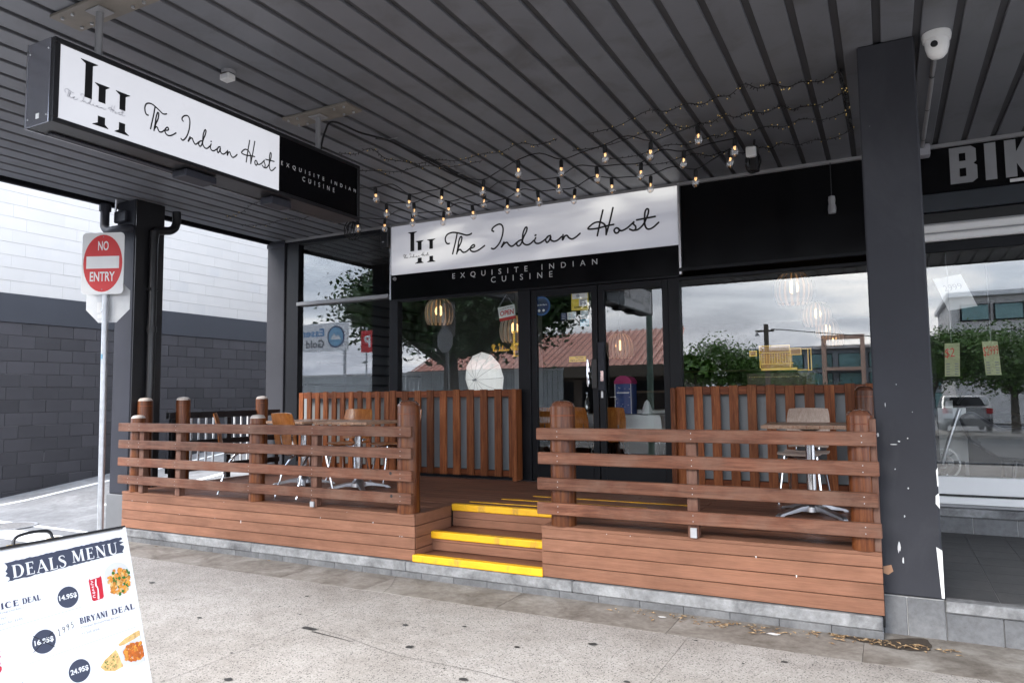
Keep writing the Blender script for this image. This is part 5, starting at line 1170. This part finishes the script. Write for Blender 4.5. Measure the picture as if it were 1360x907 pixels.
for x0, x1, z0, z1, mt, l_ in ((-3.475, -3.40, 2.41, 2.50, DBL, 'navy sticker in the row below the yellow poster'), (-3.39, -3.335, 2.41, 2.50, SIGNW, 'narrow white sticker with cyan print below the yellow poster'), (-3.333, -3.275, 2.41, 2.505, SIGNW, 'white sticker with grey print below the yellow poster'), (-3.22, -3.115, 2.41, 2.51, SIGNW, 'wide white notice below the right end of the yellow poster'), (-3.225, -3.115, 2.32, 2.405, CYAN, 'blue sticker under the wide white notice')):
    sticker('window_sticker', l_, 'sticker', rc(x0, x1, z0, z1), mt, YG+.010, [('print', CYAN if mt is SIGNW else PALEINK, lambda m, fn: [m.poly(rc(x0+.012, x1-.012, z1-.018*(k+1)-.006, z1-.018*(k+1)), fn, .0016) for k in range(4)])])
sticker('door_label', 'small yellow notice beside the door handle', 'sticker', rc(-3.375, -3.16, 1.90, 1.965), YLW, YG+.010, [('print', INK, lambda m, fn: (put_txt(m, 'No Cash', fn, -3.29, 1.94, -3.19, 1.958, .0016, bold=.02), put_txt(m, 'Card or Phone', fn, -3.36, 1.91, -3.18, 1.93, .0016, bold=.02)))])
osg = sticker('open_sign', 'small red and white OPEN sign hanging on strings in the window', 'sign', [(-4.375, 2.625), (-4.135, 2.66), (-4.115, 2.475), (-4.345, 2.445)], SIGNW, YG+.06, [
    ('red_foot', REDP, lambda m, fn: m.poly([(-4.35, 2.487), (-4.118, 2.515), (-4.115, 2.475), (-4.345, 2.445)], fn, .0016)),
    ('lettering', REDP, lambda m, fn: put_txt(m, 'OPEN', lambda a, b, w_: fn(a, b+.13*(a+4.24), w_), -4.34, 2.525, -4.145, 2.59, .002, bold=.02)),
    ('small_print', INK, lambda m, fn: put_txt(m, 'COME IN WE ARE', lambda a, b, w_: fn(a, b+.13*(a+4.24), w_), -4.345, 2.608, -4.16, 2.628, .002))])
MB().tube([(-4.36, YG+.06, 2.628), (-4.25, YG+.06, 2.79), (-4.15, YG+.06, 2.657)], .003, 5).build('string', PALEINK, osg)
gs = thing('gold_name_sign', 'small golden name and monogram sign glowing behind the window', 'sign', (-4.25, 8.08, 2.0))
gfn = lambda u, v, w_: (u, 8.08-w_, v)
m_ = MB()
for i, s_ in enumerate(SCRIPT): m_.ribbon([(-4.50+(a-sx0)/(sx1-sx0)*.38, 2.075+(b-sz0)/(sz1-sz0)*.10) for a, b in s_], .0085, gfn, .002+.0002*i, 4, False)
m_.build('script', GOLD, gs, fix=False)
m_ = MB()
for x in (-4.19, -4.10): m_.box(x, x+.022, 8.075, 8.085, 2.0, 2.32)
m_.box(-4.168, -4.10, 8.076, 8.084, 2.14, 2.17); m_.box(-4.21, -4.06, 8.076, 8.084, 2.0, 2.012); m_.box(-4.21, -4.06, 8.076, 8.084, 2.31, 2.322); m_.build('monogram', GOLD, gs)
MB().tube([(-4.12, 8.08, 2.32), (-4.12, 8.08, 2.8)], .003, 5).build('hanger', CABLE, gs)

gl_ = thing('gilded_display', 'golden lit lattice display inside the right window', 'display', (-1.1, 9.0, D))
def bar(x0, x1, z0, z1, n_='frame_bar'): MB().box(x0, x1, 8.99, 9.01, z0, z1).build(n_, GOLD, gl_)
def boxo(x0, x1, z0, z1, t_=.010): bar(x0, x0+t_, z0, z1); bar(x1-t_, x1, z0, z1); bar(x0+t_, x1-t_, z0, z0+t_); bar(x0+t_, x1-t_, z1-t_, z1)
boxo(-1.46, -1.375, 1.945, 2.012); boxo(-1.348, -1.0, 1.975, 2.07); boxo(-1.0, -.875, 1.945, 2.03); boxo(-.81, -.768, 1.76, 2.02); bar(-.87, -.81, 2.01, 2.02); bar(-1.33, -.93, 1.772, 1.80); bar(-1.33, -.97, 1.845, 1.855)
for k in range(12): bar(-1.325+k*.03, -1.321+k*.03, 1.86, 1.97, 'lattice_bar')
bar(-.93, -.80, 1.765, 1.775); bar(-1.345, -1.335, 1.80, 1.97); bar(-1.008, -1.0, 1.80, 1.97)
for a_ in ((-1.34, -1.005, 1.98, 2.06), (-1.33, -.98, 1.805, 1.97), (-.995, -.885, 1.95, 2.025), (-1.45, -1.385, 1.95, 2.005)): MB().box(a_[0], a_[1], 9.012, 9.018, a_[2], a_[3]).build('amber_panel', AMBER, gl_)
MB().box(-1.5, -.74, 9.02, 9.3, D, 1.74).build('cabinet', INTF, gl_)
le = MB()
for k in range(30): le.box(-1.47+k*.019, -1.464+k*.019, 8.985, 8.99, 1.692, 1.698)
tag(le.build('bead_lights', LED, gl_), kind='stuff')

# ================================================================== INSIDE THE MOTORBIKE SHOP
r2 = MB(); r2.box(.30, 7.2, 12.0, 12.2, .2, S+.24); r2.box(.30, .42, 8.1, 12, .2, S+.24); r2.box(7.0, 7.2, 8.1, 12, .2, S+.24)
tag(r2.build('bike_shop_walls', INTD), kind='structure'); tag(MB().box(.42, 7, 8.03, 12, .2, .50).build('bike_shop_floor', plain('grey_floor', (.14, .14, .145), .35)), kind='structure'); tag(MB().box(.34, 7.2, 8.02, 12.1, 3.3, S+.24).build('bike_shop_ceiling', INTD), kind='structure')
pgm, pgt, pgp = new_mat('pegboard'); vo = pgt.nodes.new('ShaderNodeTexVoronoi'); vo.inputs['Scale'].default_value = 40; vo.inputs['Randomness'].default_value = 0
pgt.links.new(coords(pgt, rnd=False), vo.inputs['Vector']); pgt.links.new(ramp(pgt, vo.outputs['Distance'], [(.18, (.05, .05, .05)), (.22, (.6, .6, .6))]), pgp.inputs['Base Color'])
for x0, x1, z0, z1, l_ in ((.43, .74, .75, 1.32, 'plain white display panel beside the pier in the motorbike shop'), (1.6, 2.6, .9, 2.3, 'white pegboard panel at the right edge inside the motorbike shop')):
    t = thing('display_panel', l_, 'panel', (x0, 9.2, .5)); MB().box(x0, x1, 9.2, 9.23, z0, z1).build('board', pgm if x0 > 1 else SIGNW, t); MB().box(x0, x0+.03, 9.231, 9.26, .5, z1).build('leg', STEELG, t); MB().box(x1-.03, x1, 9.231, 9.26, .5, z1).build('leg', STEELG, t)
def make_bike(label, x, y, rz, col):
    t = thing('motor_scooter', label, 'motorbike'); Rr = .25
    for wx in (-.58, .58):
        MB().lathe([(Rr*.66, -.035), (Rr*.86, -.05), (Rr, -.03), (Rr*1.02, 0), (Rr, .03), (Rr*.86, .05), (Rr*.66, .035), (Rr*.66, -.035)], (wx, 0, Rr), 26, 'y').build('tyre', CABLE, t, smooth=True)
        m_ = MB().lathe([(Rr*.67, -.02), (Rr*.60, -.02), (Rr*.60, .02), (Rr*.67, .02)], (wx, 0, Rr), 26, 'y'); m_.lathe([(.045, -.045), (.045, .045)], (wx, 0, Rr), 14, 'y')
        for k in range(6): a = k*math.pi/3; m_.tube([(wx+.04*math.cos(a), 0, Rr+.04*math.sin(a)), (wx+Rr*.62*math.cos(a+.25), 0, Rr+Rr*.62*math.sin(a+.25))], .009, 5)
        m_.build('rim', ALU, t)
        MB().lathe([(.05, .05), (.11, .05)], (wx, 0, Rr), 20, 'y').build('brake_disc', CHROME, t)
    MB().tube(smoothpath([(.58, -.07, Rr), (.50, -.07, .52), (.40, -.05, .82)], 3), .02, 8).build('fork', ALU, t); MB().tube(smoothpath([(.58, .07, Rr), (.50, .07, .52), (.40, .05, .82)], 3), .02, 8).build('fork', ALU, t)
    MB().tube(smoothpath([(.30, -.33, .98), (.36, -.2, .95), (.41, 0, .88), (.36, .2, .95), (.30, .33, .98)], 4), .012, 8).build('handlebar', BLACKM, t)
    bentsheet([(-.62, .72), (-.4, .70), (-.1, .66), (.02, .70)], .13, .06, curve=-.03).build('seat', CABLE, t, smooth=True); t.children[-1].rotation_euler = (0, 0, R(-90))
    MB().prism([(-.42, .45), (-.55, .62), (-.3, .66), (.05, .62), (.30, .80), (.42, .74), (.34, .5), (.1, .32), (-.2, .30)], lambda u, v, w_: (u, -.10+w_, v), .20).build('body', col, t, bevel=.03)
    MB().tube([(-.58, .09, Rr), (-.15, .09, .34)], .022, 8).build('swing_arm', ALU, t); MB().tube([(-.58, -.09, Rr), (-.15, -.09, .34)], .022, 8).build('swing_arm', ALU, t)
    MB().lathe([(.07, 0), (.06, .06), (0, .07)], (.46, 0, .84), 14, 'x').build('headlight', SIGNW, t)
    MB().tube([(-.05, .12, .3), (.0, .25, .01)], .012, 6).build('kick_stand', BLACKM, t)
    t.location = (x, y, .50); t.rotation_euler = (0, 0, R(rz)); return t
make_bike('dark scooter nearest the pier in the motorbike shop window', 1.05, 8.75, 175, plain('bike_charcoal', (.05, .05, .055), .3))
make_bike('blue trimmed scooter farther right in the motorbike shop window', 2.35, 9.0, 170, plain('bike_blue', (.02, .05, .2), .3))
PTAG = plain('price_tag_yellow', (.46, .46, .28), .7)
for x, z, a, l_, s_ in ((.565, 1.80, .04, 'creased yellow price tag hanging nearer the pier', '$2'), (.885, 1.805, -.05, 'yellow price tag with red figures hanging in the bike shop window', '$2999')):
    t = thing('price_tag', l_, 'price tag', (x, 8.12, z)); fn = lambda u, v, w_: (x+u+a*v, 8.12-w_, z+v)
    MB().prism(rc(-.062, .062, -.155, .165), fn, .002).build('paper', PTAG, t)
    m_ = MB(); put_txt(m_, s_, lambda a_, b_, w_: fn(a_, b_+.1*a_, w_), -.06, .02, .02 if len(s_) < 3 else .06, .12, .003); m_.build('figures', REDP, t, fix=False)
    m_ = MB()
    for k in range(5): m_.poly(rc(-.05, -.02, -.04-k*.025, -.03-k*.025), fn, .003); m_.poly(rc(.02, .05, -.04-k*.025, -.03-k*.025), fn, .003)
    m_.build('small_print', STEELG, t, fix=False); MB().tube([(x, 8.121, z+.17), (x, 8.121, z+.9)], .002, 4).build('thread', PALEINK, t)
t = thing('price_sheet', 'tilted white price sheet high in the bike shop window', 'price tag', (.62, 8.15, 2.35)); fn = lambda u, v, w_: (.62+u*.80+v*-.30, 8.15-w_, 2.46+v*.80+u*.10)
MB().prism(rc(-.15, .15, -.2, .2), fn, .002).build('paper', SIGNW, t); MB().tube([fn(0, .2, 0), (.56, 8.15, 3.3)], .002, 4).build('thread', PALEINK, t)
m_ = MB(); put_txt(m_, '2999', fn, -.09, .03, .1, .10, .003); m_.build('figures', PALEINK, t, fix=False)
# ================================================================== ACROSS THE STREET (seen mirrored in the glass)
def leaves(mb, c_, rad, n, size, seed, shell=.45, clumps=40):
    rnd = random.Random(seed); cs = []
    for i in range(clumps):
        a = rnd.random()*6.283; z = rnd.uniform(-1, 1); r = (shell+(1-shell)*rnd.random()**.5); q = math.sqrt(1-z*z)
        cs.append((c_[0]+rad[0]*q*math.cos(a)*r, c_[1]+rad[1]*q*math.sin(a)*r, c_[2]+rad[2]*z*r, rnd.uniform(.12, .28)))
    for i in range(n):
        cx, cy, cz, cr = cs[rnd.randrange(clumps)]; k = cr*sum(rad)/3*1.25*min(1, (60/clumps)**.4)
        x, y, z = cx+rnd.gauss(0, k), cy+rnd.gauss(0, k), cz+rnd.gauss(0, k*.6)
        u = Vector((rnd.gauss(0, 1), rnd.gauss(0, 1), rnd.gauss(0, .6))).normalized(); v = u.cross(Vector((rnd.gauss(0, 1), rnd.gauss(0, 1), rnd.gauss(0, 1)))).normalized()
        s_ = size*rnd.uniform(.6, 1.4); p = Vector((x, y, z)); a, b = u*s_, v*s_*.45
        mb.add([p-a, p-a*.1+b, p+a, p-a*.1-b], [(0, 1, 2, 3)])
def tree(label, x, y, zc, rad, n, size, seed, mat, h0=-.1, lean=0, name='street_tree', clumps=60):
    t = thing(name, label, 'tree', (x, y, h0)); rnd = random.Random(seed); m_ = MB()
    top = zc-rad[2]*.25; tr = max(.10, rad[0]*.06)
    m_.tube(smoothpath([(x, y, h0), (x+lean*.4, y, h0+(top-h0)*.4), (x+lean, y, top)], 4), [tr*(1.3-.6*i/8) for i in range(9)], 10)
    for k in range(9):
        a = k*2.4; e_ = Vector((x+lean+rad[0]*.75*math.cos(a), y+rad[1]*.75*math.sin(a), zc+rad[2]*rnd.uniform(-.2, .6))); s_ = Vector((x+lean*.7, y, h0+(top-h0)*rnd.uniform(.55, 1)))
        md = (s_+e_)/2+Vector((0, 0, -.1*rad[2])); m_.tube(smoothpath([s_, md, e_], 3), [tr*.55*(1-.85*i/6) for i in range(7)], 6)
    m_.build('trunk', BARK, t, smooth=True)
    m_ = MB(); leaves(m_, (x+lean, y, zc), rad, n, size, seed, clumps=clumps); m_.build('crown', mat, t, fix=False); return t
tree('big dark street tree mirrored in the window left of the doors', -14.8, -7.4, 5.25, (5.0, 2.4, 1.9), 46000, .12, 1, LEAF, -.1, clumps=170)
tree('spreading green tree mirrored at the left of the right window', -7.2, -18.6, 2.8, (1.7, 1.7, .95), 11000, .075, 2, LEAF2, -.1, .3)
tree('green tree beside the power pole mirrored in the right window', -5.2, -21.5, 2.0, (1.8, 1.6, .9), 9000, .075, 3, LEAF2)
tree('low green tree mirrored in front of the flats', -2.6, -24, 1.1, (1.9, 1.6, .7), 6000, .075, 13, LEAF)
tree('leafy tree mirrored in the motorbike shop window, nearer the pier', 4.0, -15.2, 2.6, (2.1, 1.6, .95), 12000, .07, 4, LEAF2)
tree('leafy tree mirrored at the right edge of the motorbike shop window', 7.6, -16.5, 2.7, (2.6, 2.0, 1.0), 10000, .08, 5, LEAF2)
tree('dense leaning tree mirrored above the parked car', .9, -16.2, 2.9, (1.7, 1.4, 1.0), 11000, .07, 14, LEAF2, -.1, 1.1)
pt2 = thing('frangipani_shrub', 'small broad leaved shrub mirrored at the right edge of the right door', 'shrub', (-7.0, -9.5, -.1))
m_ = MB(); leaves(m_, (-7.0, -13.8, 2.55), (.7, .6, .45), 160, .30, 8, clumps=12); m_.build('crown', LEAF2, pt2, fix=False); MB().tube([(-7.0, -13.8, -.1), (-7.0, -13.8, 2.4)], .05, 8).build('trunk', BARK, pt2)
# terracotta roofed building
tbld = thing('terracotta_roof_building', 'low building with terracotta ribbed metal roof mirrored in the doors', 'building', (-14, -20, 0))
MB().box(-24, -9.3, -26, -18.6, -.1, 2.75).build('wall', plain('shaded_brick', (.12, .09, .07), .8, 0, .2, 2), tbld)
MB().quad((-24.5, -18.1, 2.75), (-8.9, -18.1, 2.95), (-9.7, -23.2, 5.15), (-24.5, -23.2, 5.05)).build('roof', TERRA, tbld, fix=False)
rb = MB().tube([(0, -18.1, 2.9), (0, -23.2, 5.12)], .045, 4).build('roof_rib', plain('terracotta_rib', (.36, .14, .10), .6), tbld)
rb.location = (-24.4, 0, 0); rb.location -= Vector((-14, -20, 0)); l0 = rb.location.copy(); rb.location = (l0[0]+14-14, 0, 0); rb.location.x = -24.4
rb.location = (-24.4, 0, 0)
for i in range(1, 40):
    place(rb, tbld, (-24.4+i*.375, 0, .0+i*.003))
MB().box(-24.5, -8.9, -18.25, -18.02, 2.40, 2.97).build('gutter', plain('sand_gutter', (.09, .07, .05), .6), tbld)
for i in range(5):
    x = -22+i*2.7; w_ = MB().box(x, x+2.2, -18.58, -18.5, .2, 2.2).build('window', FRAME, tbld); MB().box(x+.08, x+2.12, -18.498, -18.49, .3, 2.1).build('pane', BLKG, w_)
# flats far behind
fb_ = thing('apartment_block', 'three storey flats with balconies mirrored behind the trees in the right window', 'building', (-3, -46, 0))
GRN = plain('tinted_glazing', (.16, .30, .30), .15); CON = plain('pale_render', (.62, .60, .58), .7); BRN = plain('tan_frame', (.55, .36, .27), .7)
MB().box(-10, 7, -54, -45.2, -.2, 4.9).build('wall', plain('grey_render', (.30, .33, .36), .7), fb_)
MB().box(-10.3, 7.3, -54, -44.7, 4.92, 5.15).build('roof', CON, fb_)
for z0 in (.3, 1.9, 3.4):
    for i in range(8):
        x = -9.6+i*2.1; w_ = MB().box(x, x+1.7, -45.18, -45.1, z0, z0+1.15).build('window', FRAME, fb_); MB().box(x+.06, x+1.64, -45.09, -45.07, z0+.05, z0+1.1).build('pane', GRN, w_)
for x0, x1, z0, z1 in ((-4.4, -1.4, -.2, 5.6),):
    m_ = MB(); m_.box(x0, x0+.3, -45.0, -44.2, z0, z1); m_.box(x1-.3, x1, -45, -44.2, z0, z1); m_.box(x0, x1, -45, -44.2, z1+.001, z1+.3)
    for z in (1.6, 3.2): m_.box(x0+.31, x1-.31, -45, -44.25, z, z+.25)
    m_.build('balcony_frame', BRN, fb_)
# long pale building with ribbon windows, right
wb = thing('ribbon_window_building', 'long white building with a ribbon of windows mirrored in the motorbike shop', 'building', (9, -31, 0))
MB().box(3.2, 22, -40, -29.1, -.2, 6.5).build('wall', CON, wb); MB().box(3.0, 22.2, -40, -28.7, 6.51, 6.75).build('roof', SIGNW, wb)
for i in range(12):
    w_ = MB().box(3.6+i*1.5, 4.95+i*1.5, -29.08, -29.0, 5.2, 6.1).build('window', FRAME, wb); MB().box(3.68+i*1.5, 4.87+i*1.5, -28.99, -28.97, 5.27, 6.03).build('pane', GRN, w_)
MB().box(8, 10, -34, -31, 6.76, 7.3).build('plant_room', CON, wb)
# fence and tiled roof to the left
fc = thing('ribbed_fence', 'pale ribbed sheet fence mirrored low in the left windows', 'fence', (-17, -9, 0))
pf = MB().box(0, .19, -9.0, -8.97, -.1, 2.45).build('fence_sheet', plain('pale_fence', (.48, .50, .50), .6), fc); pf.location = (-24.0+17, 9-9+0, 0); pf.location = (-7.0, 0, 0)
for i in range(60):
    q = place(pf, fc, (-24+i*.22, 0, .012*(i % 2)))
pf.location = (-24-.22, 0, 0)
MB().box(-24.3, -10.8, -9.03, -8.93, 2.46, 2.54).build('top_rail', CON, fc)
# pole sign by the kerb
ps = thing('kerb_pole', 'weathered green pole at the kerb mirrored in the right door', 'pole', (-5.3, -1.9, 0))
MB().tube([(-5.35, -1.9, -.1), (-5.30, -1.9, 6.2)], .078, 14).build('pole', plain('faded_green', (.13, .19, .15), .6, 0, .2, 4), ps, smooth=True)
# shop banner and parking sign
es = thing('shop_banner', 'white shop banner with blue roundel mirrored in the corner window', 'sign', (-16.5, -2.1, 3))
MB().box(-17.9, -15.37, -2.16, -2.1, 3.03, 3.95).build('panel', SIGNW, es); ef = lambda u, v, w_: (-u, -2.095+w_, v)
MB().disc(15.85, 3.49, .36, ef, 0, 32).build('roundel_ring', DBL, es, fix=False); MB().disc(15.85, 3.49, .31, ef, .003, 32).build('roundel', plain('pale_blue', (.2, .42, .6), .4), es, fix=False)
m_ = MB(); m_.poly([(15.62, 3.4), (15.75, 3.55), (15.82, 3.48), (15.92, 3.6), (16.08, 3.4)], ef, .006); m_.build('roundel_hills', SIGNW, es, fix=False)
m_ = MB(); put_txt(m_, 'Essentia', ef, 16.35, 3.52, 17.85, 3.78, bold=.02); m_.build('blue_lettering', plain('brand_blue', (.02, .22, .5), .4), es, fix=False)
m_ = MB(); put_txt(m_, 'Gold Co', ef, 16.35, 3.15, 17.75, 3.41, bold=.02); m_.build('grey_lettering', plain('dark_slate', (.05, .06, .08), .4), es, fix=False)
for x in (-17.8, -15.5): MB().tube([(x, -2.13, -.1), (x, -2.13, 3.03)], .05, 8).build('post', GALV, es)
pk_ = thing('parking_sign', 'red parking arrow sign on a thin post mirrored in the corner window', 'sign', (-13.8, -1.1, 0))
MB().tube([(-13.8, -1.12, -.1), (-13.8, -1.12, 3.6)], .025, 8).build('post', GALV, pk_)
MB().prism([(13.55, 2.85), (13.98, 2.85), (13.98, 3.5), (13.55, 3.5), (13.35, 3.18)], lambda u, v, w_: (-u, -1.09+w_, v), .004).build('plate', REDP, pk_)
m_ = MB(); put_txt(m_, 'P', lambda u, v, w_: (-u, -1.084+w_, v), 13.62, 3.0, 13.86, 3.36, bold=.03); m_.build('lettering', SIGNW, pk_, fix=False)
# power pole and line
pp = thing('power_pole', 'timber power pole with a lamp mirrored in the right window', 'pole', (-4.2, -14.1, 0))
MB().tube([(-4.2, -14.1, -.1), (-4.2, -14.1, 4.25)], [.11, .09], 10).build('pole', BARK, pp); MB().box(-4.6, -3.9, -14.16, -14.04, 3.95, 4.02).build('crossarm', BARK, pp); MB().lathe([(.10, 0), (.06, .08), (.02, .12)], (-4.55, -14.1, 3.8), 10).build('lamp_head', STEELG, pp)
MB().tube(smoothpath([(-4.0, -14.1, 4.05), (2, -20, 3.9), (12, -28, 5.2)], 8), .018, 4).build('wire', CABLE, pp)
# parked hatchback
car = thing('parked_hatchback', 'silver hatchback seen from behind, mirrored in the motorbike shop window', 'car', (2.65, -18.5, -.12))
PAINT = plain('silver_paint', (.60, .60, .61), .3, .1, .03, coat=.8)
body = [(-2.0, .30), (-2.02, .62), (-1.95, .86), (-1.1, .92), (-.55, 1.30), (.2, 1.46), (1.2, 1.44), (1.75, 1.05), (1.92, .98), (2.0, .70), (1.98, .32)]
def carf(u, v, w_): k = 1-.12*max(0, v-.9)/.55; return (2.65+(w_-.5)*1.68*k, -18.5+u*1.0, -.12+v)
MB().prism(body, carf, 1).build('body', PAINT, car, bevel=.05)
rw = [(1.72, 1.06), (1.25, 1.38)]
MB().quad((2.05, -18.5+1.775, .96), (3.25, -18.5+1.775, .96), (3.13, -18.5+1.30, 1.27), (2.17, -18.5+1.30, 1.27)).build('rear_window', BLKG, car, fix=False)
for s_ in (-1, 1):
    MB().box(2.65+s_*.72-.10, 2.65+s_*.72+.10, -16.56, -16.44, .66, .86).build('tail_light', REDP, car, bevel=.02)
    for y in (-19.8, -17.2): MB().lathe([(.0, -.1), (.2, -.1), (.31, -.08), (.32, 0), (.31, .08), (.2, .1), (0, .1)], (2.65+s_*.74, y, .2), 18, 'x').build('wheel', CABLE, car, smooth=True)
MB().box(1.85, 3.45, -16.52, -16.42, .18, .46).build('bumper', plain('dark_bumper', (.06, .06, .065), .5), car, bevel=.04); MB().box(2.4, 2.9, -16.47, -16.455, .52, .63).build('number_plate', SIGNW, car)
